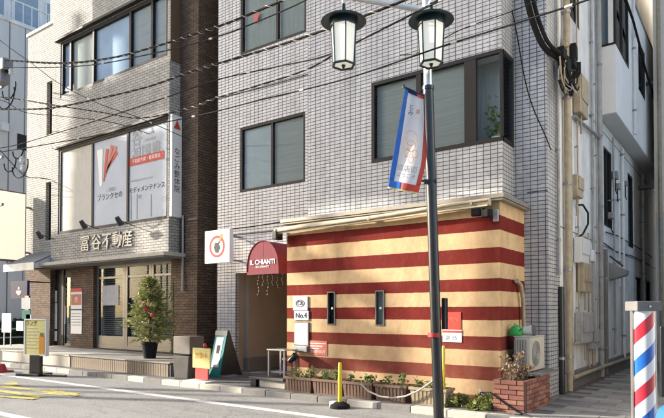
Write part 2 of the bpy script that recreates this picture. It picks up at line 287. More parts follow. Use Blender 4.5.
# ------------------------------------------------------------------ mesh helpers
class MB:
    def __init__(s): s.v = []; s.f = []
    def quad(s, *p):
        n = len(s.v); s.v += [tuple(q) for q in p]; s.f.append(tuple(range(n, n + len(p)))); return s
    def box(s, x0, x1, y0, y1, z0, z1, rot=0, piv=None):
        x0, x1 = sorted((x0, x1)); y0, y1 = sorted((y0, y1)); z0, z1 = sorted((z0, z1))
        n = len(s.v)
        pts = [(x0, y0, z0), (x1, y0, z0), (x1, y1, z0), (x0, y1, z0), (x0, y0, z1), (x1, y0, z1), (x1, y1, z1), (x0, y1, z1)]
        if rot:
            px, py = piv or ((x0 + x1) / 2, (y0 + y1) / 2); c, q = math.cos(rot), math.sin(rot)
            pts = [(px + (a - px) * c - (b - py) * q, py + (a - px) * q + (b - py) * c, z) for a, b, z in pts]
        s.v += pts
        s.f += [tuple(n + i for i in f) for f in ((0, 3, 2, 1), (4, 5, 6, 7), (0, 1, 5, 4), (1, 2, 6, 5), (2, 3, 7, 6), (3, 0, 4, 7))]
        return s
    def frame(s, x0, x1, z0, z1, y0, y1, w):          # rectangular frame in an XZ plane
        s.box(x0, x0 + w, y0, y1, z0, z1); s.box(x1 - w, x1, y0, y1, z0, z1)
        s.box(x0 + w, x1 - w, y0, y1, z0, z0 + w); s.box(x0 + w, x1 - w, y0, y1, z1 - w, z1); return s
    def framey(s, y0, y1, z0, z1, x0, x1, w):         # frame in a YZ plane
        s.box(x0, x1, y0, y0 + w, z0, z1); s.box(x0, x1, y1 - w, y1, z0, z1)
        s.box(x0, x1, y0 + w, y1 - w, z0, z0 + w); s.box(x0, x1, y0 + w, y1 - w, z1 - w, z1); return s
    def tube(s, pts, r, n=8, cap=True, r1=None):
        pts = [Vector(p) for p in pts]; base = len(s.v); k = len(pts)
        up = Vector((0, 0, 1)); prev = None
        for i, p in enumerate(pts):
            t = (pts[min(i + 1, k - 1)] - pts[max(i - 1, 0)])
            if t.length < 1e-9: t = Vector((0, 0, 1))
            t.normalize()
            a = prev if prev is not None else (up if abs(t.z) < .95 else Vector((1, 0, 0)))
            a = (a - t * a.dot(t)); a.normalize(); b = t.cross(a); prev = a
            rr = r if r1 is None else r + (r1 - r) * i / (k - 1)
            for j in range(n):
                g = 2 * math.pi * j / n; s.v.append(tuple(p + a * math.cos(g) * rr + b * math.sin(g) * rr))
        for i in range(k - 1):
            for j in range(n):
                j2 = (j + 1) % n; s.f.append((base + i * n + j, base + i * n + j2, base + (i + 1) * n + j2, base + (i + 1) * n + j))
        if cap:
            s.f.append(tuple(base + j for j in range(n))[::-1]); s.f.append(tuple(base + (k - 1) * n + j for j in range(n)))
        return s
    def lathe(s, prof, c=(0, 0, 0), n=16, cap=True, ph=0):      # prof: [(r, z)]
        base = len(s.v)
        for r, z in prof:
            for j in range(n):
                g = 2 * math.pi * j / n + ph; s.v.append((c[0] + r * math.cos(g), c[1] + r * math.sin(g), c[2] + z))
        for i in range(len(prof) - 1):
            for j in range(n):
                j2 = (j + 1) % n; s.f.append((base + i * n + j, base + i * n + j2, base + (i + 1) * n + j2, base + (i + 1) * n + j))
        if cap:
            s.f.append(tuple(base + j for j in range(n))[::-1]); s.f.append(tuple(base + (len(prof) - 1) * n + j for j in range(n)))
        return s
    def prism(s, poly, axis, a, b):       # poly of 2-tuples extruded along axis ('x': poly=(y,z); 'y': poly=(x,z); 'z': (x,y))
        def P(p, t): return {'x': (t, p[0], p[1]), 'y': (p[0], t, p[1]), 'z': (p[0], p[1], t)}[axis]
        n = len(poly); base = len(s.v)
        s.v += [P(p, a) for p in poly] + [P(p, b) for p in poly]
        s.f.append(tuple(base + i for i in range(n))[::-1]); s.f.append(tuple(base + n + i for i in range(n)))
        for i in range(n): j = (i + 1) % n; s.f.append((base + i, base + j, base + n + j, base + n + i))
        return s
    def mesh(s, name):
        me = bpy.data.meshes.new(name); me.from_pydata(s.v, [], s.f); me.update()
        bm = bmesh.new(); bm.from_mesh(me); bmesh.ops.recalc_face_normals(bm, faces=bm.faces); bm.to_mesh(me); bm.free()
        return me

WM = {}          # world matrix of every object built (no parent update needed)
def link(o, parent=None, local=None):
    S.collection.objects.link(o)
    mw = local if local is not None else Matrix.Identity(4)
    if parent is not None:
        o.parent = parent
        if local is None: o.matrix_basis = WM[parent].inverted(); WM[o] = Matrix.Identity(4)
        else: o.matrix_basis = local; WM[o] = WM[parent] @ local
    else:
        o.matrix_basis = mw; WM[o] = mw
    return o
def tag(o, label=None, cat=None, group=None, kind=None):
    if label: o['label'] = label
    if cat: o['category'] = cat
    if group: o['group'] = group
    if kind: o['kind'] = kind
    return o
def empty(name, loc, label=None, cat=None, group=None, rz=0, kind=None):
    o = bpy.data.objects.new(name, None); o.empty_display_size = .2
    link(o, None, Matrix.Translation(Vector(loc)) @ Matrix.Rotation(rz, 4, 'Z')); return tag(o, label, cat, group, kind)
def obj(name, mb, m, parent=None, local=None, bevel=0, smooth=False, kind=None):
    me = mb if isinstance(mb, bpy.types.Mesh) else mb.mesh(name)
    if not me.materials: me.materials.append(M[m] if isinstance(m, str) else m)
    if smooth:
        for p in me.polygons: p.use_smooth = True
    o = bpy.data.objects.new(name, me); link(o, parent, local)
    if bevel:
        b = o.modifiers.new('bevel', 'BEVEL'); b.width = bevel; b.segments = 2; b.limit_method = 'ANGLE'
    if smooth:
        try: me.set_sharp_from_angle(angle=R(40))
        except Exception: pass
    if kind: o['kind'] = kind
    return o
ID = Matrix.Identity(4)
def copy_tree(o, parent=None):
    c = o.copy(); S.collection.objects.link(c)
    if parent is not None: c.parent = parent
    for ch in [q for q in S.objects if q.parent == o]: copy_tree(ch, c)
    return c
def text(name, s, loc, size, m, parent, face='-y', rz=None, depth=.004, align='CENTER', sx=1, bold=0, vertical=False, shear=0):
    if vertical: s = '\n'.join(s)
    cu = bpy.data.curves.new('t', 'FONT'); cu.body = s; cu.size = size; cu.align_x = align; cu.align_y = 'CENTER'; cu.extrude = depth; cu.offset = bold; cu.shear = shear
    cu.resolution_u = 3
    if vertical: cu.space_line = 1.0
    to = bpy.data.objects.new('t', cu); S.collection.objects.link(to)
    dg = bpy.context.evaluated_depsgraph_get(); dg.update()
    me = bpy.data.meshes.new_from_object(to.evaluated_get(dg)); bpy.data.objects.remove(to); me.name = name
    ang = {'-y': 0, '+x': R(90), '-x': R(-90)}.get(face, 0) if rz is None else rz
    mw = Matrix.Translation(Vector(loc)) @ Matrix.Rotation(ang, 4, 'Z') @ Matrix.Rotation(R(90), 4, 'X') @ Matrix.Diagonal((sx, 1, 1, 1))
    me.transform(mw); me.materials.clear(); me.materials.append(M[m])
    if parent is not None and WM[parent] != ID and parent.get('localtext'): return obj(name, me, m, parent, local=ID)
    return obj(name, me, m, parent)

def spline0(pts, n=10):
    out = []; k = len(pts)
    for i in range(k - 1):
        p0, p1, p2, p3 = pts[max(i - 1, 0)], pts[i], pts[i + 1], pts[min(i + 2, k - 1)]
        for j in range(n):
            t = j / n; out.append(.5 * ((2 * p1) + (-p0 + p2) * t + (2 * p0 - 5 * p1 + 4 * p2 - p3) * t * t + (-p0 + 3 * p1 - 3 * p2 + p3) * t ** 3))
    out.append(pts[-1]); return out

def facade(mb, x0, x1, z0, z1, y, ops, depth=.15, plane='y', sign=1):
    """Wall face in plane Y=y (or X=y when plane='x'), with openings [(a0,a1,b0,b1)] and their reveals going inwards."""
    def P(a, z, d=0): return (a, y + d * sign, z) if plane == 'y' else (y - d * sign, a, z)
    xs = sorted({x0, x1, *[min(max(v, x0), x1) for o in ops for v in o[:2]]}); zs = sorted({z0, z1, *[min(max(v, z0), z1) for o in ops for v in o[2:4]]})
    for i in range(len(xs) - 1):
        for j in range(len(zs) - 1):
            cx, cz = (xs[i] + xs[i + 1]) / 2, (zs[j] + zs[j + 1]) / 2
            if any(o[0] < cx < o[1] and o[2] < cz < o[3] for o in ops): continue
            mb.quad(P(xs[i], zs[j]), P(xs[i + 1], zs[j]), P(xs[i + 1], zs[j + 1]), P(xs[i], zs[j + 1]))
    for a0, a1, b0, b1 in [o[:4] for o in ops]:
        mb.quad(P(a0, b0), P(a0, b0, depth), P(a0, b1, depth), P(a0, b1)); mb.quad(P(a1, b0), P(a1, b1), P(a1, b1, depth), P(a1, b0, depth))
        mb.quad(P(a0, b0), P(a1, b0), P(a1, b0, depth), P(a0, b0, depth)); mb.quad(P(a0, b1), P(a0, b1, depth), P(a1, b1, depth), P(a1, b1))
    return mb
def rawmesh(mb, name):
    me = bpy.data.meshes.new(name); me.from_pydata(mb.v, [], mb.f); me.update(); return me

def window(parent, x0, x1, z0, z1, y, divs, fw=.06, fm='dark_frame', glass='glass', back='blind', backd=.14, backs=None, label=None, rails=()):
    """Window in plane Y=y: frame = the window object, panes and what hangs behind them are its children."""
    fr = MB().frame(x0, x1, z0, z1, y - .02, y + .07, fw)
    xs = [x0 + fw] + list(divs) + [x1 - fw]
    for d in divs: fr.box(d - fw * .5, d + fw * .5, y - .01, y + .06, z0 + fw, z1 - fw)
    for zr in rails: fr.box(x0 + fw, x1 - fw, y, y + .05, zr - .02, zr + .02)
    fo = obj('window', fr, fm, parent, bevel=.004)
    if label: fo['label'] = label
    for i in range(len(xs) - 1):
        a = xs[i] + (fw * .5 if i else 0); b = xs[i + 1] - (fw * .5 if i < len(xs) - 2 else 0)
        obj('pane', MB().box(a, b, y + .022, y + .030, z0 + fw, z1 - fw), glass[i] if isinstance(glass, list) else glass, fo)
        bk = (backs[i] if backs else back)
        if bk: obj('blind' if bk == 'blind' else 'curtain', MB().box(a, b, y + backd, y + backd + .01, z0 + fw, z1 - fw), bk, fo)
    return fo
def windowx(parent, y0, y1, z0, z1, x, divs, fw=.05, fm='dark_frame', glass='glass', back='curtain_dark'):
    fr = MB().framey(y0, y1, z0, z1, x - .06, x + .02, fw)
    for d in divs: fr.box(x - .05, x + .01, d - fw / 2, d + fw / 2, z0 + fw, z1 - fw)
    fo = obj('window', fr, fm, parent)
    ys = [y0 + fw] + list(divs) + [y1 - fw]
    for i in range(len(ys) - 1):
        obj('pane', MB().box(x - .035, x - .025, ys[i], ys[i + 1], z0 + fw, z1 - fw), glass, fo)
    if back: obj('curtain', MB().box(x - .16, x - .15, y0, y1, z0, z1), back, fo)
    return fo

# ------------------------------------------------------------------ THE SETTING
KY = 8.0                       # kerb line
SW = .10                       # sidewalk height
g = obj('road', MB().quad((-150, -150, 0), (150, -150, 0), (150, 200, 0), (-150, 200, 0)), 'road'); tag(g, kind='structure')
# white edge line and second line, yellow lettering on the road
obj('edge_line', MB().box(-60, 12, 6.82, 6.98, .004, .008), 'line', g)
a = PG(0, 411); b = PG(42, 418)
obj('centre_line', MB().box(-40, XY(46, a.y) + .0, a.y - .20, a.y - .04, .004, .008), 'line', g)
# yellow road lettering, seen from its side: bars of two characters
for k_, (x0, y0, x1, y1, wd) in enumerate(((0, 386, 52, 392.5, .09), (48, 393, 75, 394.6, .17), (-20, 388, 43, 397.6, .10), (-20, 395, 36, 399.5, .09), (10, 383.5, 14, 386, .12), (50, 390.5, 78, 396.5, .06))):
    p, q = PG(x0, y0), PG(x1, y1); d = (q - p).normalized(); n_ = Vector((-d.y, d.x, 0)) * wd
    zz = .004 + .0022 * k_
    P4 = [p - n_, q - n_ * .9, q + n_ * .9, p + n_]
    obj('road_letter_stroke', MB().prism([(t.x, t.y) for t in P4], 'z', zz, zz + .001), 'yline', g)
sw = obj('sidewalk', MB().box(-60, -2.0, KY + .16, 10.6, -.2, SW), 'walk'); tag(sw, kind='structure')
sw2 = obj('alley_bed', MB().box(-2.0, 12, KY + .16, 10.6, -.2, SW - .012).box(-3.4, 12, 10.6, 60, -.2, SW - .012), 'mortar'); tag(sw2, kind='structure')
kb = obj('kerb', MB().box(-60, 12, KY + .02, KY + .15, -.1, SW - .02), 'mortar'); tag(kb, kind='structure')
ks = [MB().box(-.295, .295, 0, .16, -.05, SW + .004).mesh('kerb_stone') for _ in range(2)]
for i_, nm in enumerate(('kerb_pale', 'kerb_dark')): ks[i_].materials.append(M[nm])
x = -29.8; k = 0
pat = [1, 0, 1, 1, 0, 1, 1, 0, 0, 1]
while x < 2:
    o = obj('kerb_stone', ks[1 if (k * 7 % 10 in (0, 3, 4, 6, 9)) else 0], 'kerb_pale', kb, local=Matrix.Translation((x, KY, random.uniform(-.004, .004))) @ Matrix.Rotation(random.uniform(-.006, .006), 4, 'Z'), bevel=.012)
    x += .6; k += 1
# paving slabs of the alley
al = obj('alley_paving', MB().box(-2.78, -2.70, KY + .17, 10.3, SW - .02, SW + .02), 'concrete_dark'); tag(al, kind='structure')
sm = [MB().box(-.295, .295, -.147, .147, -.03, 0).mesh('paving_slab') for _ in range(3)]
for i_, mm_ in enumerate(sm):
    mm_.materials.append(mat('paving_slab_tone', [(.23, .222, .21), (.28, .27, .25), (.18, .176, .17)][i_], .85, var=.2, nscale=3, bump=.4, dirt=.5))
yy = KY + .33; row = 0; cnt = 0
while yy < 21:
    xx = -2.35 + (.3 if row % 2 else 0)
    while xx < .3:
        if cnt < 295:
            obj('paving_slab', sm[random.randrange(3)], 'slab', al, local=Matrix.Translation((xx, yy, SW + .012 + random.uniform(-.003, .003))) @ Matrix.Rotation(random.uniform(-.004, .004), 4, 'Z'))
            cnt += 1
        xx += .6
    yy += .3; row += 1

# ------------------------------------------------------------------ THE TILED BUILDING
YM = 10.2; XL = XY(217, YM); XR = -2.84
BY = 9.65; BX0 = XY(308, BY); BX1 = -3.43
SY = 9.0; SX0 = XY(287, SY); SX1 = -3.245      # striped front
TB = empty('tiled_building', (XL, YM, 0), 'grey white tiled building with dark framed windows above the striped restaurant front', 'building')
EX0, EX1, EZ = XY(235.5, YM), SX0 + .3, 2.50
W1 = (XY(239.5, YM), XY(305, YM), 4.47, 6.06)
W2 = (XY(239.5, YM), XY(306, YM), 7.86, 9.6)
mb = facade(MB(), XL, XR, 0, 13.0, YM, [W1, W2, (EX0, EX1, -1, EZ)], .12)
mb.quad((XR, YM, 0), (XR, YM + .75, 0), (XR, YM + .75, 13), (XR, YM, 13))
mb.quad((XL, YM, 0), (XL, YM, 13), (XL, YM + 6, 13), (XL, YM + 6, 0))
mb.quad((XL, YM, 13), (XR, YM, 13), (XR, YM + .75, 13), (XL, YM + 6, 13))
obj('wall', rawmesh(mb, 'wall'), 'tile', TB)
# projecting bay with the corner window
BW = (XY(372, BY), BX1, 4.455, 6.03)
by0 = 3.42
mb = MB(); facade(mb, BX0, BX1, by0, 13, BY, [BW[:1] + (BX1, BW[2], BW[3])], .10)
mb.v = mb.v; 
ys0, ys1 = BY, YM
for (za, zb) in ((by0, BW[2]), (BW[3], 13)): mb.quad((BX1, ys0, za), (BX1, ys1, za), (BX1, ys1, zb), (BX1, ys0, zb))
mb.quad((BX0, YM, by0), (BX0, BY, by0), (BX0, BY, 13), (BX0, YM, 13)); mb.quad((BX0, BY, by0), (BX0, YM, by0), (BX1, YM, by0), (BX1, BY, by0))
# drop the reveal face that would close the corner
mb.f = [f for f in mb.f if not all(abs(mb.v[i][0] - BX1) < 1e-6 and BW[2] - .01 <= mb.v[i][2] <= BW[3] + .01 and BY - .01 <= mb.v[i][1] <= BY + .11 for i in f)]
obj('bay', rawmesh(mb, 'bay'), 'tile', TB)
obj('expansion_joint', MB().box(BX0 - .05, BX0 - .035, YM - .006, YM, 2.5, 13), 'tile_joint', TB)
obj('horizontal_joint', MB().box(XL, BX0, YM - .004, YM, 3.42, 3.45).box(SX1 + .06, XR, YM - .004, YM, 3.62, 3.64), 'tile_joint', TB)
window(TB, *W1[:2], *W1[2:], YM + .03, [XY(271, YM)], .065, backs=['frosted', 'blind'], backd=.06)
window(TB, *W2[:2], *W2[2:], YM + .03, [XY(276, YM)], .065, backs=['curtain_dark', 'curtain_dark'], backd=.08)
tA, tB = PY(252, 15, YM + .03), PY(259.5, 22.5, YM + .03); obj('red_triangle_mark', MB().prism([(tA.x, tA.z), (tB.x, tA.z), ((tA.x + tB.x) / 2, tB.z)], 'y', YM + .045, YM + .05), 'red', [o for o in S.objects if o.name.startswith('window') and o.parent == TB][-1])
# corner bay window: front + side frame in one object, each pane a sub-part
fr = MB(); fw = .07; z0, z1 = BW[2], BW[3]; x0, x1 = BW[0], BW[1]
fr.box(x0, x1, BY - .02, BY + .05, z0, z0 + fw).box(x0, x1, BY - .02, BY + .05, z1 - fw, z1).box(x0, x0 + fw, BY - .02, BY + .05, z0 + fw, z1 - fw)
for px_, wd in ((419.5, .05), (471.5, .11)):
    xc = XY(px_, BY); fr.box(xc - wd, xc + wd, BY - .015, BY + .05, z0 + fw, z1 - fw)
fr.box(x1 - .03, x1 + .022, BY - .022, BY + .03, z0 + fw, z1 - fw)
fr.box(x1 - .05, x1 + .022, BY + .05, YM + .02, z0, z0 + fw).box(x1 - .05, x1 + .022, BY + .05, YM + .02, z1 - fw, z1).box(x1 - .05, x1 + .02, YM - .07, YM + .01, z0 + fw, z1 - fw)
cw = obj('window', fr, 'dark_frame', TB, bevel=.004); cw['label'] = 'wide dark framed corner window wrapping the bay'
xa, xb, xc = XY(419.5, BY), XY(471.5, BY), x1
obj('pane', MB().box(x0 + fw, xa - .05, BY + .02, BY + .028, z0 + fw, z1 - fw), 'glass', cw)
obj('pane', MB().box(xa + .05, xb - .11, BY + .02, BY + .028, z0 + fw, z1 - fw), 'glass', cw)
obj('pane', MB().box(xb + .11, xc - .03, BY + .02, BY + .028, z0 + fw, z1 - fw), 'glass_refl', cw)
obj('pane', MB().box(x1 - .02, x1 - .012, BY + .05, YM - .07, z0 + fw, z1 - fw), 'glass_refl', cw)
obj('blind', MB().box(x0 + fw, xb - .11, BY + .09, BY + .10, z0 + fw, z1 - fw), 'blind', cw)
obj('curtain', MB().box(xb - .11, xc - .05, YM - .06, YM - .05, z0 - .2, z1 + .2), 'curtain_dark', cw)
obj('ceiling_panel', MB().box(x0, xc - .05, BY + .1, YM + .3, z1 + .02, z1 + .05).box(x0, xc - .05, BY + .12, YM + .3, z0 - .05, z0 - .02), 'blind', cw)
# potted plant behind the corner glass
iv = MB()
for _ in range(90):
    c = Vector((random.uniform(xb + .2, xc - .15), random.uniform(BY + .15, YM), z0 + .15 + abs(random.gauss(0, .32))))
    d = Vector((random.uniform(-1, 1), random.uniform(-1, 1), random.uniform(-.4, 1))).normalized() * .10; e_ = d.cross(Vector((random.random(), random.random(), random.random()))).normalized() * .03
    iv.quad(c, c + d * .5 + e_, c + d, c + d * .5 - e_)
p_ = empty('indoor_plant', (xb + .3, BY + .3, z0), 'leafy plant standing behind the glass of the corner window', 'plant')
obj('foliage', rawmesh(iv, 'foliage'), 'leaf', p_); obj('pot', MB().lathe([(.08, 0), (.11, .16)], (xb + .35, BY + .3, z0 + .0), 12), 'white', p_)

# entrance passage
PX0 = XY(248.5, YM + .3)
en = MB(); en.quad((EX0, YM + .12, SW), (EX0, YM + .3, SW), (EX0, YM + .3, EZ), (EX0, YM + .12, EZ))
en.quad((EX0, YM + .3, SW), (PX0, YM + .3, SW), (PX0, YM + .3, EZ), (EX0, YM + .3, EZ))
en.quad((PX0, YM + .3, SW), (PX0, 14.5, SW), (PX0, 14.5, EZ), (PX0, YM + .3, EZ))
en.quad((PX0, 14.5, SW), (EX1, 14.5, SW), (EX1, 14.5, EZ), (PX0, 14.5, EZ))
en.quad((EX0, YM + .12, EZ), (EX1, YM + .12, EZ), (EX1, 14.5, EZ), (EX0, 14.5, EZ))
en.quad((EX1, YM, SW), (EX1, 14.5, SW), (EX1, 14.5, EZ), (EX1, YM, EZ))
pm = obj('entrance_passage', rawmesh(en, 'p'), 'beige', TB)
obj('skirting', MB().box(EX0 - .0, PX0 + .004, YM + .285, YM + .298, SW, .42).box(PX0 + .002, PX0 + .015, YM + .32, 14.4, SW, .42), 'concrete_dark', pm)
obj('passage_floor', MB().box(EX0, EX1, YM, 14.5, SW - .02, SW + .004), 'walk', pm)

# ------------------------------------------------------------------ STRIPED RESTAURANT FRONT
SF = empty('striped_shopfront', (SX0, SY, 0), 'single storey restaurant front painted in red and cream horizontal stripes', 'shopfront')
sl = [(XY(327.5, SY), XY(335.5, SY), 1.30, 1.94), (XY(375.5, SY), XY(384.5, SY), 1.30, 1.94)]
mb = facade(MB(), SX0, SX1, 0, 3.30, SY, sl, .12)
mb.quad((SX1, SY, 0), (SX1, YM, 0), (SX1, YM, 3.3), (SX1, SY, 3.3)); mb.quad((SX0, YM + .3, 0), (SX0, SY, 0), (SX0, SY, 3.3), (SX0, YM + .3, 3.3))
obj('wall', rawmesh(mb, 'wall'), 'stripes', SF)
for k9, (a0, a1, b0, b1) in enumerate(sl):
    wf = obj('slit_window', MB().frame(a0 + .002, a1 - .002, b0 + .002, b1 - .002, SY - .018, SY + .05, .022), 'grey_frame', SF)
    obj('pane', MB().box(a0 + .02, a1 - .02, SY + .02, SY + .028, b0 + .02, b1 - .02), 'glass', wf)
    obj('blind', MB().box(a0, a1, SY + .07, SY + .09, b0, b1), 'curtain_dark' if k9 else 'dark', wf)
    obj('latch', MB().box((a0 + a1) / 2 - .006, (a0 + a1) / 2 + .03, SY - .0, SY + .015, 1.60, 1.64), 'white', wf)
obj('roof', MB().box(SX0 - .06, SX1 + .09, SY - .10, YM - .003, 3.302, 3.335).box(SX0 - .08, SX1 + .11, SY - .12, YM - .004, 3.337, 3.41), 'copper', SF, bevel=.006)
# rolled cream awning under the coping, sagging towards its left end
aw = empty('rolled_awning', (SX0, SY - .1, 3.2), 'long rolled up cream awning fixed under the coping of the striped wall', 'awning')
n_ = 16; pts = []; pts2 = []
for i in range(n_ + 1):
    t = i / n_; X_ = SX0 - .12 + (SX1 - .10 - SX0 + .12) * t
    pts.append((X_, SY - .155, 3.175 + .10 * t + .012 * math.sin(t * 9))); pts2.append((X_, SY - .235, 3.145 + .15 * t + .01 * math.sin(t * 7 + 1)))
obj('fabric_roll', MB().tube(pts, .062, 10), 'cream', aw, smooth=True); obj('front_bar', MB().tube(pts2, .020, 8), 'cream_pipe', aw, smooth=True)
obj('valance', MB().prism([(SX0 - .1, 3.11), (SX1 - .12, 3.21), (SX1 - .12, 3.235), (SX0 - .1, 3.135)], 'y', SY - .215, SY - .205), 'cream', aw)
for t in (0, .5, .985):
    X_ = pts[int(t * n_)][0]; z_ = pts[int(t * n_)][2]
    obj('bracket', MB().box(X_ - .02, X_ + .02, SY - .25, SY - .002, z_ - .03, z_ + .03), 'grey_metal', aw)
obj('gearbox', MB().box(SX0 - .17, SX0 - .06, SY - .27, SY - .06, 3.0, 3.17), 'black', aw, bevel=.01)
# floodlight and white sensor at the right end
fl = empty('floodlight', PY(481, 208, SY), 'black twin head floodlight under the coping near the right corner of the striped wall', 'lamp')
c = PY(481, 212, SY - .16)
obj('housing', MB().box(c.x - .16, c.x - .01, c.y - .06, c.y + .06, c.z - .06, c.z + .06, rot=.3), 'rubber', fl, bevel=.015); obj('housing', MB().box(c.x + .02, c.x + .17, c.y - .06, c.y + .06, c.z - .09, c.z + .03, rot=-.4), 'rubber', fl, bevel=.015)
obj('arm', MB().tube([c, (c.x, SY - .06, c.z + .07), (c.x, SY, c.z + .07)], .014, 6), 'black', fl)
c = PY(502, 218, SY + .03); c = Vector((SX1 - .02, SY - .03, c.z))
sc_ = obj('junction_box', MB().box(SX1 - .09, SX1 - .01, SY - .06, SY - .002, 2.98, 3.17), 'grey_pipe', None, bevel=.008); tag(sc_, 'small grey box at the top corner of the striped wall under the coping', 'electrical box')

# pipe and tap on the striped side face
q = [(SX1 + .04, YX(513, SX1), 2.05), (SX1 + .07, YX(513, SX1), 2.07), (SX1 + .07, YX(517, SX1), 2.0), (SX1 + .07, YX(519, SX1), 1.75), (SX1 + .07, YX(520, SX1), .95)]
dp = obj('drain_hose', MB().tube(q, .032, 10), 'cream_pipe', None, smooth=True); tag(dp, 'cream covered pipe running down the side of the striped wall', 'pipe')

# lettering / posters on striped wall
def board(name, x0, y0, x1, y1, Y, t, m, parent, bevel=.0):
    A, B = PY(x0, y0, Y), PY(x1, y1, Y)
    return obj(name, MB().box(A.x, B.x, Y, Y + t, min(A.z, B.z), max(A.z, B.z)), m, parent, bevel=bevel)
Yp = SY - .03
mn = empty('menu_board', PY(301, 325, SY), 'white menu sheet in a grey holder below the plaques on the striped wall', 'menu board')
A, B = PY(294, 322, Yp), PY(308.5, 352, Yp)
obj('backing', MB().box(A.x, B.x, Yp, Yp + .028, B.z, A.z), 'grey_frame', mn, bevel=.004)
obj('sheet', MB().box(A.x + .02, B.x - .02, Yp - .004, Yp - .001, B.z + .14, A.z - .02), 'paper', mn)
for i_ in range(7): obj('text_line', MB().box(A.x + .05, B.x - .06 - .03 * (i_ % 3), Yp - .006, Yp - .0045, A.z - .07 - i_ * .045, A.z - .062 - i_ * .045), 'grey_print', mn)
obj('leaflet_box', MB().box(A.x + .01, B.x - .01, Yp - .05, Yp - .001, B.z - .0, B.z + .11), 'grey_metal', mn, bevel=.004)
pq = empty('logo_plaque', PY(300, 303, SY), 'white plaque with a black oval emblem, uppermost on the striped wall beside the entrance', 'plaque')
A, B = PY(293, 296.5, Yp), PY(307.5, 310.5, Yp); obj('panel', MB().box(A.x, B.x, Yp, Yp + .025, B.z, A.z), 'white', pq, bevel=.01)
c = (A + B) / 2; cx, cz = c.x, c.z
ring = MB(); 
for k_ in range(24):
    t0, t1 = k_ / 24 * 2 * math.pi, (k_ + 1) / 24 * 2 * math.pi
    P_ = lambda t, s_: (cx + math.cos(t) * .115 * s_, Yp - .004, cz + math.sin(t) * .075 * s_)
    ring.quad(P_(t0, 1), P_(t1, 1), P_(t1, .78), P_(t0, .78))
obj('oval_ring', rawmesh(ring, 'r'), 'dark_print', pq); text('emblem', 'CR', (cx, Yp - .004, cz), .11, 'dark_print', pq, depth=.001, bold=.004)
pq = empty('opening_plaque', PY(300, 315, SY), 'small grey plaque with dark lettering between the emblem and the menu sheet', 'plaque')
A, B = PY(294, 311, Yp), PY(308.5, 320.5, Yp); obj('panel', MB().box(A.x, B.x, Yp, Yp + .025, B.z, A.z), 'sheet', pq, bevel=.005)
text('lettering', 'No.4', ((A.x + B.x) / 2, Yp - .003, (A.z + B.z) / 2), .14, 'dark_print', pq, depth=.001, bold=.003)
po = empty('red_poster', PY(318, 349, SY), 'faded red poster beside the menu sheet on the striped wall', 'poster')
Yq = SY - .012; A, B = PY(309, 340.5, Yq), PY(327, 356, Yq); obj('sheet', MB().box(A.x, B.x, Yq, Yq + .004, B.z, A.z), 'pink_print', po)
for i_ in range(3): obj('text_line', MB().box(A.x + .03, B.x - .03 - .08 * i_, Yq - .002, Yq - .0005, A.z - .06 - i_ * .05, A.z - .045 - i_ * .05), 'paper', po)
text('lettering', 'TAKE OUT', ((A.x + B.x) / 2, Yq - .002, B.z + .07), .075, 'paper', po, depth=.0008)
po = empty('red_white_poster', PY(451, 328, SY), 'red and white poster on the striped wall behind the lamp post', 'poster')
A, B, D = PY(441.5, 312, Yq), PY(461, 330, Yq), PY(461, 342.5, Yq)
obj('red_sheet', MB().box(A.x, B.x, Yq, Yq + .004, B.z + .004, A.z), 'red_print', po); obj('white_sheet', MB().box(A.x + .02, B.x + .01, Yq, Yq + .003, D.z, B.z), 'paper', po)
text('lettering', 'OPEN', ((A.x + B.x) / 2, Yq - .002, (A.z + B.z) / 2 + .02), .10, 'pink_print', po, depth=.0008); obj('red_band', MB().box(A.x + .02, B.x + .01, Yq - .003, Yq - .0005, B.z - .05, B.z - .015), 'red_print', po)
text('price', '2F 15', ((A.x + B.x) / 2, Yq - .002, D.z + .07), .09, 'dark_print', po, depth=.0008)

# burgundy dome awning over the entrance
AW = empty('dome_awning', (XY(263, YM), YM, 2.43), 'burgundy dome canvas awning with white lettering over the entrance', 'awning')
ax0, ax1 = -9.02, -8.10; ay0 = 9.28; az = 2.42; cxm = (ax0 + ax1) / 2; rw = (ax1 - ax0) / 2; hh = .66
arch = [(cxm + rw * math.cos(t), az + hh * math.sin(t) ** .8) for t in [math.pi * i / 18 for i in range(19)]]
mb = MB()
for i in range(18):
    (xa_, za_), (xb_, zb_) = arch[i], arch[i + 1]
    mb.quad((xa_, ay0, za_), (xa_, YM - .002, za_), (xb_, YM - .002, zb_), (xb_, ay0, zb_))
obj('canvas', rawmesh(mb, 'c'), 'awning', AW, smooth=True)
obj('front_panel', rawmesh(MB().quad(*[(a_, ay0 + .001, b_) for a_, b_ in arch]), 'f'), 'awning', AW)
obj('hoop', MB().tube([(a_, ay0 - .006, b_) for a_, b_ in arch], .010, 6), 'awning', AW)
obj('seam', MB().box(cxm - .004, cxm + .004, ay0 - .006, ay0 - .001, az + .3, az + hh - .02), 'red', AW)
obj('valance', MB().box(ax0, ax1, ay0 - .004, ay0 + .004, az - .06, az).box(ax1 - .006, ax1 + .002, ay0 + .004, YM - .01, az - .06, az), 'awning', AW)
text('lettering', 'IL CHIANTI', (cxm, ay0 - .01, az + .20), .145, 'paper', AW, depth=.002, bold=.003)
text('small_lettering', 'RISTORANTE', (cxm, ay0 - .01, az + .10), .065, 'paper', AW, depth=.002)
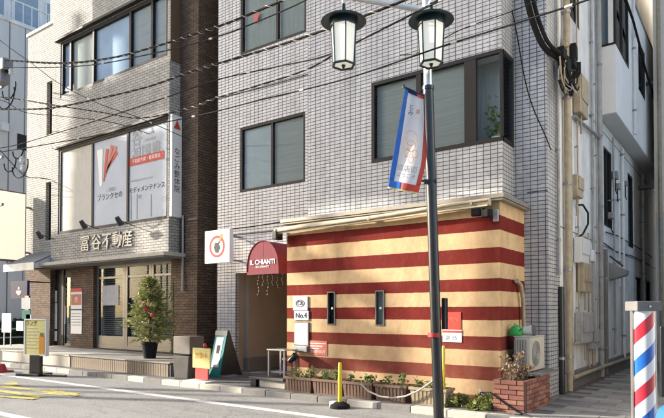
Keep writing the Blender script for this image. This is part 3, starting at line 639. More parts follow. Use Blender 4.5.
# icicle string lights
il = empty('icicle_lights', (-8.9, 10.0, 2.45), 'white icicle string lights hanging below the awning in the entrance', 'string lights')
mb = MB(); mb.tube([(-9.6 + i * .1, 10.15, 2.47 + .01 * math.sin(i)) for i in range(20)], .006, 4)
for i in range(11):
    X_ = -9.5 + i * .15; L_ = random.choice((.18, .35, .5, .28)); z_ = 2.46
    pts = [(X_ + .02 * math.sin(j * 1.7 + i), 10.15, z_ - L_ * j / 6) for j in range(7)]
    mb.tube(pts, .003, 4)
    for j in range(1, 7): mb.box(pts[j][0] - .007, pts[j][0] + .007, 10.143, 10.157, pts[j][2] - .008, pts[j][2] + .008)
obj('light_strand', mb, 'wire_light', il)

# white projecting sign with round emblem
sg = empty('projecting_sign', PY(217, 245, 9.7), 'square white projecting sign with a red ring emblem beside the burgundy awning', 'sign')
sgX = XL + .12
A = PY(204, 229, 9.45); B = PY(230, 263, 9.45)
A.x, B.x = XY(204.5, 9.45), XY(229.5, 9.45)
sz0, sz1 = ZY(217, 263, 9.45), ZY(217, 230, 9.45)
obj('panel', MB().box(A.x, B.x, 9.45, 9.57, sz0, sz1), 'white', sg, bevel=.01)
cx, cz = (A.x + B.x) / 2, (sz0 + sz1) / 2
def ringmesh(cx, cz, Y, ro, ri, n=28, sx=1):
    r_ = MB()
    for k_ in range(n):
        t0, t1 = k_ / n * 2 * math.pi, (k_ + 1) / n * 2 * math.pi
        r_.quad(*[(cx + math.cos(t) * q_ * sx, Y, cz + math.sin(t) * q_) for t, q_ in ((t0, ro), (t1, ro), (t1, ri), (t0, ri))])
    return rawmesh(r_, 'ring')
obj('ring', ringmesh(cx, cz, 9.446, .26, .20), 'red_print', sg)
obj('figure', MB().prism([(cx - .11, cz - .02), (cx - .05, cz - .14), (cx + .04, cz - .15), (cx + .10, cz - .04), (cx + .07, cz + .05), (cx + .10, cz + .13), (cx + .02, cz + .08), (cx - .06, cz + .10)], 'y', 9.444, 9.447), 'dark_print', sg)
obj('stem', MB().prism([(cx + .06, cz + .12), (cx + .13, cz + .10), (cx + .19, cz + .27), (cx + .12, cz + .30)], 'y', 9.443, 9.4455), 'orange', sg)
obj('bracket', MB().box(cx - .02, cx + .02, 9.57, YM, sz1 - .12, sz1 - .08).box(cx - .02, cx + .02, 9.57, YM, sz0 + .08, sz0 + .12), 'grey_metal', sg)

# thin wires fixed on the tiled wall
for k_, (p0, p1, lb) in enumerate((((217, 98.5), (308, 74), 'thin cable clipped to the tiled wall above the left window'), ((212, 231), (286, 221), 'thin cable clipped to the tiled wall between sign and awning'))):
    o = obj('wall_cable', MB().tube([PY(*p0, YM - .02), PY((p0[0] + p1[0]) / 2, (p0[1] + p1[1]) / 2 + 1, YM - .02), PY(*p1, YM - .02)], .009, 6), 'rubber'); tag(o, lb, 'cable')

# ------------------------------------------------------------------ BROWN / PALE BRICK OFFICE BUILDING (left)
LY = 10.2; LBY = 9.85; LX0 = -20.56; LX1 = XL - .38; BXA = -18.26; BXB = -12.41
OB = empty('office_building', (LX0, LY, 0), 'three storey brick estate agent building with a tiled bay and large poster windows', 'building')
U = (XY(58, LBY), XY(166, LBY), 8.34, 10.12); Lw = (XY(57, LBY), XY(167, LBY), 4.0, 6.70)
s1 = (XY(44.5, LY), XY(50, LY), 7.5, 9.3); s2 = (XY(44.5, LY), XY(50, LY), 3.95, 5.9)
GF = [(XY(50, LY), XY(70.5, LY), .45, 2.95), (XY(93, LY), XY(171, LY), .45, 2.98)]
mb = facade(MB(), LX0, BXA + .3, 3.0, 11.2, LY, [s1, s2], .2)
mb.quad((LX0, LY, 0), (LX0, LY, 11.2), (LX0, LY + 9, 11.2), (LX0, LY + 9, 0)); mb.quad((LX0, LY, 11.2), (-18, LY, 11.2), (-18, LY + 9, 11.2), (LX0, LY + 9, 11.2))
mb.quad((-19.1, LY, 11.2), (-10.9 - .5, LY, 11.2), (-11.4, LY, 16), (-19.1, LY, 16)); mb.quad((-19.1, LY, 11.2), (-19.1, LY, 16), (-19.1, LY + 8, 16), (-19.1, LY + 8, 11.2))
mb.quad((BXA + .3, LY + .01, 3.0), (BXB, LY + .01, 3.0), (BXB, LY + .01, 11.2), (BXA + .3, LY + .01, 11.2))
obj('wall', rawmesh(mb, 'wall'), 'brick', OB)
obj('coping', MB().box(LX0 - .03, -18.2, LY - .05, LY + .2, 11.2, 11.28), 'white', OB)
# slot windows
for (a0, a1, b0, b1) in (s1, s2):
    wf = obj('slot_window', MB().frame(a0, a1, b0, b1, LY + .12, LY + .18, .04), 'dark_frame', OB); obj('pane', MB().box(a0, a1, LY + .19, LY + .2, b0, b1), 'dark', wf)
# bay
mb = facade(MB(), BXA, BXB, 3.12, 13, LBY, [U, Lw], .2)
mb.quad((BXB, LBY, 3.12), (BXB, LY, 3.12), (BXB, LY, 13), (BXB, LBY, 13)); mb.quad((BXA, LY, 3.12), (BXA, LBY, 3.12), (BXA, LBY, 13), (BXA, LY, 13))
mb.quad((BXA, LBY, 3.12), (BXA, LY, 3.12), (BXB, LY, 3.12), (BXB, LBY, 3.12)); mb.quad((BXA, LBY, 13), (BXB, LBY, 13), (BXB, LY, 13), (BXA, LY, 13))
obj('bay', rawmesh(mb, 'bay'), 'brick', OB)
# dark brown brick part to the right of the bay and the piers of the ground floor
bw = MB(); XP = XY(197, LY)
bw.quad((BXB + .002, LY, 0), (XP, LY, 0), (XP, LY, 16), (BXB + .002, LY, 16)).quad((XP, LY, 0), (XP, LY + .9, 0), (XP, LY + .9, 16), (XP, LY, 16))
bw.quad((XP, LY + .9, 0), (XL - .03, LY + .9, 0), (XL - .03, LY + .9, 16), (XP, LY + .9, 16))
obj('brown_wall', rawmesh(bw, 'bw'), 'brown', OB)
gfw = facade(MB(), LX0, BXB, 0, 3.1, LY, GF, .35)
gfw.quad((LX0, LY, 3.1), (BXB, LY, 3.1), (BXB, LY + .02, 3.1), (LX0, LY + .02, 3.1))
obj('ground_floor_wall', rawmesh(gfw, 'gf'), 'brown', OB)
obj('downpipe', MB().tube([(XY(184, LY), LY - .05, 3.3), (XY(184, LY), LY - .05, 4.1), ], .03, 8).tube([(XY(184, LY), LY - .05, 2.1), (XY(184, LY), LY - .05, 3.3)], .03, 8), 'grey_metal', OB)
obj('belt_ledge', MB().box(BXB + .36, XP + .02, LY - .03, LY, 3.95, 4.0), 'concrete_dark', OB)
# window strips
window(OB, *U[:2], *U[2:], LBY + .04, [XY(67, LBY), XY(90, LBY), XY(127, LBY), XY(149, LBY)], .09, glass='glass_refl', backs=['curtain_sky', 'curtain', 'blind_sky', 'blind', 'blind'], backd=.09)
lw_ = window(OB, *Lw[:2], *Lw[2:], LBY + .04, [XY(90, LBY), XY(125.5, LBY)], .09, fm='dark_frame', glass=['pane_curtain', 'sheet', 'sheet'], backs=[None]*3)
obj('window_hood', MB().box(U[0] - .15, U[1] + .02, LBY - .14, LBY - .002, U[3] + .01, U[3] + .07), 'dark_frame', OB); obj('window_hood', MB().box(Lw[0] - .1, Lw[1], LBY - .10, LBY - .002, Lw[3] + .01, Lw[3] + .06), 'dark_frame', OB)
obj('metal_panel', MB().box(BXB + .002, BXB + .03, LBY, LY - .02, 8.2, 16), mat('bronze_panel', (.15, .10, .065), .45, .3), OB)
# poster in the middle window of the lower row: fan emblem and writing (printed on the glass)
YW = LBY + .055
def wtext(nm, s_, x, y, size, m, sx=1, **k): 
    p = PY(x, y, YW); return text(nm, s_, p, size, m, lw_, depth=.001, sx=sx, **k)
for k_, (dx, ang, L_, cl) in enumerate(((-.10, -.05, 1.1, 'paper'), (.14, .18, .95, 'red_print'), (.24, .38, .95, 'pink_print'), (.34, .6, .85, 'pink_print'), (.44, .85, .62, 'red_print'))):
    p = PY(102, 186, YW); d = Vector((math.sin(ang), 0, math.cos(ang))); n_ = Vector((d.z, 0, -d.x)) * (.07 if k_ else .15)
    p = p + Vector((dx * .6, 0, .12 * k_)); q_ = p + d * L_
    obj('emblem_ray', MB().prism([((p - n_ * .4).x, (p - n_ * .4).z), ((p + n_ * .4).x, (p + n_ * .4).z), ((q_ + n_).x, (q_ + n_).z), ((q_ - n_).x, (q_ - n_).z)], 'y', YW - .003, YW - .001), cl, lw_)
wtext('lettering', 'ブランクセの', 109.5, 196.5, .21, 'dark_print'); wtext('small_lettering', 'ご相談は', 111, 189.5, .12, 'grey_print')
wtext('lettering', '谷', 136.5, 139, .50, 'grey_print', bold=.008); wtext('lettering', '三', 150, 134, .50, 'grey_print', bold=.008)
wtext('lettering', '祖', 136.5, 155, .42, 'grey_print', bold=.006); wtext('lettering', '国', 146, 152, .42, 'grey_print', bold=.006); wtext('lettering', '書', 156, 149, .42, 'grey_print', bold=.006)
p = PY(129, 166, YW); q_ = PY(164, 166, YW); obj('red_band', MB().box(p.x, q_.x, YW - .003, YW - .001, p.z - .02, p.z + .20), 'red_print', lw_)
text('band_lettering', '不動産売買・賃貸管理', ((p.x + q_.x) / 2, YW - .004, p.z + .09), .125, 'paper', lw_, depth=.001)
wtext('lettering', 'モディメンテナンス', 146.5, 188, .175, 'dark_print'); wtext('small_lettering', 'の', 140, 197, .16, 'grey_print')
for xx in (131, 137, 151): a_ = PY(xx, 185, YW); obj('printed_line', MB().box(a_.x - .02, a_.x + .02, YW - .002, YW - .0005, 4.15, a_.z - .25), 'grey_print', lw_)
a_, b_ = PY(128, 182, YW), PY(152, 182, YW); obj('printed_line', MB().box(a_.x, b_.x, YW - .002, YW - .0005, a_.z - .02, a_.z + .02), 'grey_print', lw_)
# vertical sign on the bay's side
vs_ = empty('vertical_sign', (BXB, LY, 5), 'tall narrow white clinic sign with vertical writing at the corner of the bay', 'sign')
obj('panel', MB().box(BXB + .002, BXB + .10, LBY + .01, LY - .01, 4.05, 6.75), 'white', vs_, bevel=.008)
yc = (LBY + LY) / 2
text('lettering', 'なごみ整体院', (BXB + .104, yc, 5.28), .20, 'dark_print', vs_, face='+x', vertical=True, depth=.002)
obj('red_emblem', MB().prism([(yc - .11, 6.38), (yc + .12, 6.38), (yc + .06, 6.5), (yc, 6.62), (yc - .07, 6.47)], 'x', BXB + .101, BXB + .106), 'red_print', vs_)
# fascia letters
fz = 3.57
for ch, x in zip('冨谷不動産', (85.5, 97, 107.5, 118, 128)):
    text('fascia_letter', ch, (XY(x, LBY), LBY - .03, fz), .50, 'letter', OB, depth=.018, bold=.004)
obj('canopy', MB().box(BXA - .05, BXB + .25, LBY - .35, LY + .3, 3.0, 3.10), 'concrete', OB, bevel=.008)
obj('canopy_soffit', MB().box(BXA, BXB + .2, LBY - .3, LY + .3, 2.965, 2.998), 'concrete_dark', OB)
# spotlights on the fascia
for (x, y, lb) in ((98, 229, 'black spotlight on an arm over the middle of the name sign'), (134, 226, 'black spotlight on an arm over the right end of the name sign'), (54, 239, 'small black spotlight at the left end of the name sign')):
    p = PY(x, y, LBY); s_ = empty('spotlight', p, lb, 'lamp', group='spotlights over the name sign')
    obj('arm', MB().tube([p, p + Vector((0, -.45, .10))], .014, 6), 'black', s_)
    h = p + Vector((0, -.50, .08)); obj('head', MB().tube([h + Vector((0, -.05, .10)), h + Vector((0, .10, -.10))], .06, 10, r1=.085), 'black', s_, smooth=True)
# ground floor: door zone
a0, a1, b0, b1 = GF[0]
dr = obj('door', MB().frame(XY(58, LY), a1 - .02, b0, 2.75, LY + .2, LY + .26, .07), 'dark_frame', OB)
obj('pane', MB().box(XY(59, LY), a1 - .09, LY + .225, LY + .235, b0 + .07, 2.68), 'glass', dr)
obj('handle', MB().tube([(XY(60.5, LY), LY + .16, 1.15), (XY(60.5, LY), LY + .16, 1.75)], .02, 8), 'steel', dr)
obj('side_panel', MB().box(a0, XY(58, LY), LY + .18, LY + .24, b0, b1).box(a0, a1, LY + .21, LY + .25, 2.752, b1), 'dark_frame', OB)
for (y0, y1) in ((291, 302), (303, 329), (331, 341)):
    A, B = PY(51.5, y0, LY + .17), PY(56.8, y1, LY + .17); n_ = obj('notice', MB().box(A.x, B.x, LY + .165, LY + .178, B.z, A.z), 'paper', OB)
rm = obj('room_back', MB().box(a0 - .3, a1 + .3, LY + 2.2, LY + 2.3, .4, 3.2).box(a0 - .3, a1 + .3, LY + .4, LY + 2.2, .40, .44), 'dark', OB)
# posters on pier
pp = empty('pier_poster', PY(76, 312, LY), 'red topped white poster pair on the brown pier left of the shop windows', 'poster')
A, B = PY(71, 289, LY - .02), PY(81.5, 334, LY - .02)
obj('white_sheet', MB().box(A.x, B.x, LY - .02, LY - .005, B.z, A.z), 'paper', pp); h_ = (A.z - B.z)
obj('red_header', MB().box(A.x, B.x, LY - .024, LY - .0205, A.z - .10, A.z + .02), 'red_print', pp)
obj('picture', MB().box(A.x + .03, B.x - .03, LY - .023, LY - .0205, A.z - .52, A.z - .18), 'pink_print', pp); obj('divider', MB().box(A.x, B.x, LY - .024, LY - .0205, A.z - .68, A.z - .64), 'dark_print', pp)
for i_ in range(5): obj('text_line', MB().box(A.x + .04, B.x - .05, LY - .023, LY - .0205, A.z - .80 - i_ * .09, A.z - .77 - i_ * .09), 'grey_print', pp)
text('lettering', '売', ((A.x + B.x) / 2, LY - .025, A.z - .35), .2, 'paper', pp, depth=.001)
# shop windows with venetian slats
a0, a1, b0, b1 = GF[1]
for (xa, xb, split) in ((a0, XY(122, LY), XY(108, LY)), (XY(122, LY), XY(148, LY), XY(135, LY)), (XY(148, LY), a1, XY(160, LY))):
    fr = MB().frame(xa, xb, b0, b1, LY + .1, LY + .2, .11).box(xa + .11, xb - .11, LY + .11, LY + .19, b0 + .11, b0 + .38).box(xa + .11, xb - .11, LY + .115, LY + .185, 2.55, 2.62)
    fo = obj('shop_window', fr, 'grey_frame', OB, bevel=.006)
    obj('pane', MB().box(xa + .11, xb - .11, LY + .13, LY + .14, b0 + .38, 2.55), 'glass', fo)
    obj('transom_pane', MB().box(xa + .11, xb - .11, LY + .13, LY + .14, 2.62, b1 - .11), 'glass', fo)
    sl_ = MB()
    z = b0 + .42
    while z < b1 - .12:
        sl_.quad((xa + .11, LY + .20, z), (xb - .11, LY + .20, z), (xb - .11, LY + .24, z + .035), (xa + .11, LY + .24, z + .035)); z += .062
    obj('venetian_slats', rawmesh(sl_, 's'), 'grey_metal', fo, kind='stuff')
    obj('curtain', MB().box(xa, xb, LY + .9, LY + .92, b0, b1), 'dark', fo)
    if xa == a0: obj('notice', MB().box(xa + .3, xb - .35, LY + .118, LY + .126, 1.75, 2.35), 'grey_print', fo)
# terrace in front
TX1 = -10.58
te = obj('terrace', MB().box(-20.9, TX1, 8.47, LY - .001, -.05, .385), 'concrete_dark', None); tag(te, 'low raised terrace in front of the brick office building', 'terrace')
obj('terrace_slab', MB().box(-14.6, TX1 + .03, 8.42, LY - .003, .387, .42), mat('terrace_tile', (.24, .22, .19), .85, var=.2, dirt=.5), te, bevel=.01)
obj('riser', MB().box(-20.9, -14.62, 8.43, 8.468, -.05, .384), 'kerb_pale', te)
obj('step_slab', MB().box(-20.9, -14.62, 8.40, LY - .004, .387, .42), 'kerb_pale', te, bevel=.01)
x = -14.55; bm_ = MB().box(-.036, .036, -.02, 0, .10, .385).mesh('cladding_strip'); bm_.materials.append(M['wood'])
while x < TX1 - .02:
    obj('cladding_strip', bm_, 'wood', te, local=Matrix.Translation((x, 8.469, 0)) ); x += .088
# brown corner pier
# ------------------------------------------------------------------ things in front of the office building
# grey retractable awning on the left part
ga = empty('grey_awning', (-19.4, LY, 3.0), 'small grey shade awning over the left doorway of the brick building', 'awning')
yf = 9.35
pr = [(LY - .002, 3.55), (yf, 3.12), (yf, 3.08), (LY - .002, 3.50)]
obj('canvas', MB().prism(pr, 'x', -20.3, BXA - .06), mat('grey_canvas', (.20, .20, .21), .8), ga)
obj('side_flap', MB().prism([(LY - .01, 3.49), (yf + .02, 3.07), (yf + .02, 2.92), (LY - .01, 3.0)], 'x', BXA - .08, BXA - .065), 'plaster_far', ga)
obj('valance', MB().box(-20.3, BXA - .06, yf - .012, yf, 2.88, 3.12), 'plaster_grey', ga)
# big light box sign
lb = empty('lightbox_sign', (LX0, 9.7, 4.5), 'tall cream illuminated box sign projecting from the left edge of the brick building', 'sign')
zt, zb_ = PXX(25, 193, -20.2).z, PXX(25, 262, -20.2).z
y1_, y0_ = YX(25, -20.2), YX(-8, -20.2)
obj('case', MB().box(-20.48, -20.2, y0_, y1_, zb_, zt), 'grey_frame', lb, bevel=.01)
obj('face', MB().box(-20.199, -20.19, y0_ + .03, y1_ - .03, zb_ + .05, zt - .05), mat('cream_sign_face', (.74, .66, .50), .4, var=.05, nscale=2, emit=(1, .88, .66), estr=.3), lb)
obj('bracket', MB().box(-20.36, -20.30, y1_, LY, zt - .5, zt - .44).box(-20.36, -20.30, y1_, LY, zb_ + .3, zb_ + .36), 'grey_metal', lb)
text('lettering', '不動産', (-20.185, (y0_ + y1_) / 2 - .1, (zt + zb_) / 2), .0001, 'grey_print', lb, face='+x', depth=.0001) if False else None
# small navy projecting sign with white bowl emblem
ns = empty('navy_sign', (-20, 9.4, 2.1), 'small square navy sign with a white bowl emblem beside the left doorway', 'sign')
p = PY(18, 289, 9.2); A, B = PY(10.5, 281, 9.2), PY(27, 298.5, 9.2)
A.x, B.x = XY(10.5, 9.2), XY(27, 9.2); z0_, z1_ = ZY(18, 299, 9.2), ZY(18, 281, 9.2)
obj('panel', MB().box(A.x, B.x, 9.2, 9.28, z0_, z1_), 'navy', ns, bevel=.008)
cx, cz = (A.x + B.x) / 2, (z0_ + z1_) / 2
obj('bowl_emblem', MB().prism([(cx + .17 * math.cos(t), cz - .02 + .15 * math.sin(t)) for t in [math.pi + math.pi * i / 10 for i in range(11)]], 'y', 9.194, 9.199).prism([(cx - .07, cz + .01), (cx + .07, cz + .01), (cx + .04, cz + .10), (cx - .04, cz + .10)], 'y', 9.194, 9.199), 'paper', ns)
obj('bracket', MB().box(B.x - .04, B.x, 9.28, LY, z1_ - .06, z1_ - .02), 'black', ns)
# column sign stack (papers) left of the door
pg = empty('menu_stand', PG(30, 366, .1), 'narrow dark stand with small white and green menu cards at the left doorway', 'menu stand')
Ym = 8.6
for k_, (x0, y0, x1, y1, m) in enumerate(((22.5, 298, 31, 309, 'paper'), (23, 310, 31, 319, 'teal'), (27, 314.5, 32, 321, 'paper'), (17.5, 321, 24, 331, 'paper'))):
    A, B = PY(x0, y0, Ym), PY(x1, y1, Ym); obj('card', MB().box(A.x, B.x, Ym - .03, Ym - .005, B.z, A.z), m, pg)
A, B = PY(20, 296, Ym), PY(33, 360, Ym); obj('stand', MB().box((A.x + B.x) / 2 - .12, (A.x + B.x) / 2 + .12, Ym, Ym + .05, .1, A.z), 'black', pg)
# yellow signboard on a black base at the road edge
ys_ = empty('yellow_signboard', (0, 0, 0), 'pale yellow menu signboard with an orange picture on a black base at the road edge', 'sign')
ysp = PG(36, 375.5); rz = R(16)
ys_.matrix_basis = Matrix.Translation(ysp) @ Matrix.Rotation(rz, 4, 'Z'); WM[ys_] = ys_.matrix_basis.copy()
I4 = ID
obj('panel', MB().box(-.33, .33, -.04, .04, .50, 1.36), 'yellow_print', ys_, local=I4, bevel=.01)
obj('frame', MB().frame(-.35, .35, .48, 1.38, -.05, .05, .03), 'white_metal', ys_, local=I4)
obj('picture', MB().box(.13, .30, -.046, -.041, .54, .98), 'orange', ys_, local=I4)
obj('drink_picture', MB().box(.16, .27, -.05, -.0465, .95, 1.04), 'leaf', ys_, local=I4)
for i_ in range(8): obj('text_line', MB().box(-.28, .05 + .05 * (i_ % 3), -.045, -.0412, 1.22 - i_ * .08, 1.235 - i_ * .08), 'grey_print', ys_, local=I4)
tm = text('lettering', 'ランチ', (0, 0, 0), .13, 'dark_print', None, depth=.001); tm.data.transform(Matrix.Translation((-.12, -.045, 1.28))); tm.parent = ys_; tm.matrix_basis = ID
obj('post', MB().box(-.16, .16, -.05, .05, .06, .5), 'black', ys_, local=I4)
obj('base', MB().box(-.42, .30, -.22, .22, 0, .06).box(.30, 1.0, -.10, -.04, .01, .05), 'black', ys_, local=I4, bevel=.01)
# white board and red thing far left by side street
wb = empty('small_noticeboard', PG(8, 356), 'small white notice on a grey stand by the side street hedge', 'notice board')
p = PG(6, 358)
obj('sheet', MB().box(p.x - .32, p.x + .30, p.y, p.y + .03, .86, 1.5), 'paper', wb); obj('leg', MB().box(p.x - .25, p.x - .21, p.y + .03, p.y + .06, 0, 1.5), 'grey_metal', wb); obj('leg', MB().box(p.x + .2, p.x + .24, p.y + .03, p.y + .06, 0, 1.5), 'grey_metal', wb)
p = PG(1, 372)
rc = empty('red_cone', p, 'red plastic cone base lying by the kerb at the edge of the side street', 'traffic cone')
obj('cone', MB().lathe([(.15, .04), (.09, .20), (.02, .22)], p, 14), 'red', rc, smooth=True); obj('base', MB().box(p.x - .22, p.x + .22, p.y - .22, p.y + .22, p.z, p.z + .04), 'red', rc, bevel=.01)

# christmas tree in black pot on terrace
def leafquads(mb, c, n, spread, size, flat=.0, rnd=random):
    for _ in range(n):
        d = Vector((rnd.gauss(0, 1), rnd.gauss(0, 1), rnd.gauss(0, 1))); d.normalize()
        p = Vector(c) + Vector((d.x * spread[0], d.y * spread[1], d.z * spread[2])) * rnd.random() ** .5
        a = Vector((rnd.uniform(-1, 1), rnd.uniform(-1, 1), rnd.uniform(-.7, 1))).normalized(); b = a.cross(Vector((rnd.uniform(-1, 1), rnd.uniform(-1, 1), rnd.uniform(-1, 1)))).normalized()
        s_ = size * rnd.uniform(.6, 1.3)
        mb.quad(p - b * s_ * .28, p + a * s_ * .5, p + b * s_ * .28, p - a * s_ * .5)
    return mb
tp = PG(150, 361, .43); tp = Vector((XY(150, 8.95), 8.95, .42))
TR = empty('christmas_tree', tp, 'small potted christmas tree with red baubles on the terrace of the brick building', 'christmas tree')
obj('pot', MB().lathe([(.14, 0), (.19, .34), (.205, .35), (.205, .40), (.17, .40), (.16, .36)], tp, 20), 'rubber', TR, smooth=True)
obj('trunk', MB().tube([tp + Vector((0, 0, .3)), tp + Vector((.02, 0, 1.2)), tp + Vector((0, 0, 2.0))], .035, 8, r1=.01), 'bark', TR)
mb = MB(); br_ = MB(); rn = random.Random(3)
for k_ in range(230):
    t = rn.random() ** .85; z = .42 + 1.55 * t; rmax = (.66 * (1 - t) ** .8 + .07) * rn.uniform(.55, 1.2)
    if z < .72: rmax *= .75
    an = rn.uniform(0, 2 * math.pi); dirv = Vector((math.cos(an), math.sin(an), rn.uniform(-.15, .35)))
    base = tp + Vector((0, 0, z)); tip = base + dirv * rmax
    br_.tube([base, base + dirv * rmax * .6, tip], .007, 3, cap=False, r1=.003)
    ns_ = int(20 + rmax * 75)
    for j in range(ns_):
        f_ = rn.uniform(.25, 1.04); c = base + dirv * rmax * f_ + Vector((rn.gauss(0, .035), rn.gauss(0, .035), rn.gauss(0, .025) - .02 * f_))
        a = (dirv + Vector((rn.uniform(-.9, .9), rn.uniform(-.9, .9), rn.uniform(-.6, .6)))).normalized(); b = a.cross(Vector((rn.uniform(-1, 1), rn.uniform(-1, 1), rn.uniform(-1, 1)))).normalized()
        L_ = rn.uniform(.045, .10); mb.quad(c - b * .010, c + a * L_ * .5 - b * .009, c + a * L_, c + b * .012)
obj('needles', rawmesh(mb, 'needles'), 'leaf_tree', TR, kind='stuff'); obj('branches', br_, 'bark', TR)
for (x, y) in ((144, 305), (146, 309), (152.5, 315)):
    p = PY(x, y, 8.95 - .28); obj('bauble', MB().lathe([(.002, -.055), (.04, -.04), (.055, 0), (.04, .04), (.002, .055)], p, 12), 'red', TR, smooth=True)
# thin climbing plant to the right of the tree
cpv = Vector((XY(173, 9.9), 9.9, .43)); cpl = empty('climbing_plant', cpv, 'thin climbing plant against the frame at the right of the christmas tree', 'plant')
mb = MB()
for k_ in range(14): leafquads(mb, cpv + Vector((random.uniform(-.06, .06), random.uniform(-.05, .05), .1 + k_ * .13)), 22, (.10, .08, .09), .05)
obj('foliage', rawmesh(mb, 'f'), 'leaf', cpl); obj('stem', MB().tube([cpv, cpv + Vector((.03, 0, .9)), cpv + Vector((0, 0, 1.9))], .012, 6), 'bark', cpl)
# grey metal cabinet on dark planter right of the terrace
gx0, gx1 = XY(173.5, 8.35), XY(190, 8.35)
gc = obj('metal_cabinet', MB().box(gx0, gx1, 8.35, 8.75, .64, 1.02), mat('weathered_cabinet', (.12, .105, .088), .6, .2, var=.2, dirt=.5), None, bevel=.01); tag(gc, 'weathered grey metal cabinet on top of a dark planter beside the terrace', 'cabinet')
gp = obj('dark_planter', MB().prism([(gx0 + .05, .1), (gx1 - .04, .1), (gx1 + .0, .60), (gx0 + .0, .60)], 'y', 8.33, 8.80), mat('dark_planter_box', (.06, .055, .048), .8, var=.3, dirt=.4), None, bevel=.02); tag(gp, 'dark square planter under the metal cabinet beside the terrace', 'planter')
# yellow and red small stand sign
yp = PG(201, 382, .1); YS = empty('yellow_stand_sign', yp, 'small yellow and red stand sign on the pavement between planter and black board', 'sign'); 
wy = .27
obj('panel', MB().box(yp.x - wy, yp.x + wy, yp.y, yp.y + .03, .38, .80), 'yellow_print', YS, bevel=.01); obj('red_foot', MB().box(yp.x - wy * .65, yp.x + wy * .75, yp.y + .0, yp.y + .03, .15, .378), 'red', YS)
obj('base', MB().box(yp.x - .38, yp.x + .3, yp.y - .16, yp.y + .2, .1, .13), 'white_metal', YS, bevel=.006)
obj('knob', MB().lathe([(.03, 0), (.045, .05), (.02, .10)], (yp.x + .1, yp.y + .015, .80), 10), 'red', YS)
text('lettering', '営業中', (yp.x, yp.y - .003, .63), .13, 'orange', YS, depth=.001)
# black A board with teal poster
ap = PG(214, 379, .1); ap.y = 9.0; ap.x = XY(214.5, 9.0)
AB = empty('a_board', ap, 'black folding board with a teal and white poster against the tiled pillar', 'sign')
obj('front_frame', MB().prism([(ap.y - .02, .1), (ap.y + .02, .1), (ap.y + .28, 1.12), (ap.y + .24, 1.12)], 'x', ap.x - .20, ap.x + .16), 'teal', AB)
obj('black_header', MB().prism([(ap.y + .215, 1.02), (ap.y + .24, 1.02), (ap.y + .275, 1.13), (ap.y + .235, 1.13)], 'x', ap.x - .21, ap.x + .17), 'black', AB)
obj('rear_frame', MB().prism([(ap.y + .66, .1), (ap.y + .70, .1), (ap.y + .30, 1.12), (ap.y + .26, 1.12)], 'x', ap.x - .20, ap.x + .17), 'black', AB)
obj('side_panel', MB().prism([(ap.y + .03, .15), (ap.y + .65, .15), (ap.y + .30, 1.08), (ap.y + .25, 1.08)], 'x', ap.x + .162, ap.x + .175), 'black', AB)
def slope(za): return ap.y - .02 + (za - .1) / 1.02 * .26
obj('poster', MB().prism([(slope(.32) - .006, .32), (slope(.32) - .002, .32), (slope(.98) - .002, .98), (slope(.98) - .006, .98)], 'x', ap.x - .14, ap.x + .09), 'paper', AB)
obj('picture', MB().prism([(slope(.62) - .010, .62), (slope(.62) - .0065, .62), (slope(.80) - .0065, .80), (slope(.80) - .010, .80)], 'x', ap.x - .06, ap.x + .03), 'dark_print', AB)
# coiled hose/tyre
tr = obj('rubber_ring', MB().tube([(XY(225, 9.5) + .0 * t, 9.55 + .16 * math.cos(t), .27 + .16 * math.sin(t)) for t in [2 * math.pi * i / 20 for i in range(21)]], .028, 8, cap=False), 'rubber', None, smooth=True); tag(tr, 'black rubber ring leaning behind the black board at the tiled pillar', 'tyre')

# ------------------------------------------------------------------ entrance step, rail, planters
sp_ = empty('entrance_step', (-8.4, 9.2, .1), 'low black step platform at the restaurant entrance', 'step')
s0, s1x = XY(250, 8.3), XY(284, 8.3)
obj('deck', MB().box(s0, s1x, 8.28, 8.98, .25, .30), 'deck', sp_, bevel=.008)
obj('support', MB().box(s0 + .02, s0 + .16, 8.30, 8.95, .10, .248), 'black', sp_); obj('riser', MB().box(s0 + .2, s1x, 8.34, 8.6, .10, .248), 'concrete', sp_, bevel=.02)
rl = empty('metal_table', (r0 if 0 else -7.4, 8.6, .30), 'small grey metal frame table on the entrance step', 'table')
r0, r1 = XY(269, 8.5), XY(284.5, 8.5)
for (xx, yy) in ((r0, 8.5), (r1, 8.5), (r0, 8.85), (r1, 8.85)): obj('leg', MB().box(xx - .016, xx + .016, yy - .016, yy + .016, .30, .80), 'grey_metal', rl)
obj('table_top', MB().box(r0 - .03, r1 + .03, 8.47, 8.88, .802, .83), 'steel', rl, bevel=.005); obj('shelf', MB().box(r0, r1, 8.51, 8.84, .38, .40), 'grey_metal', rl)
bt = empty('spray_bottle', (r1 - .12, 8.65, .40), 'blue spray bottle on the shelf of the metal table', 'bottle')
obj('bottle', MB().lathe([(.04, 0), (.045, .12), (.02, .18), (.015, .22)], (r1 - .12, 8.65, .40), 10), 'navy', bt, smooth=True); obj('nozzle', MB().box(r1 - .17, r1 - .10, 8.63, 8.67, .62, .65), 'white', bt)
# ground spotlight
gs = empty('ground_spotlight', PY(293, 357, 8.85), 'black spotlight standing among plants at the left foot of the striped wall', 'lamp')
p = PY(292, 359, 8.8); obj('head', MB().tube([p + Vector((-.06, .0, -.05)), p + Vector((.08, .02, .07))], .055, 10, r1=.075), 'black', gs, smooth=True); obj('spike', MB().tube([p, p + Vector((0, 0, -.35))], .012, 6), 'black', gs)

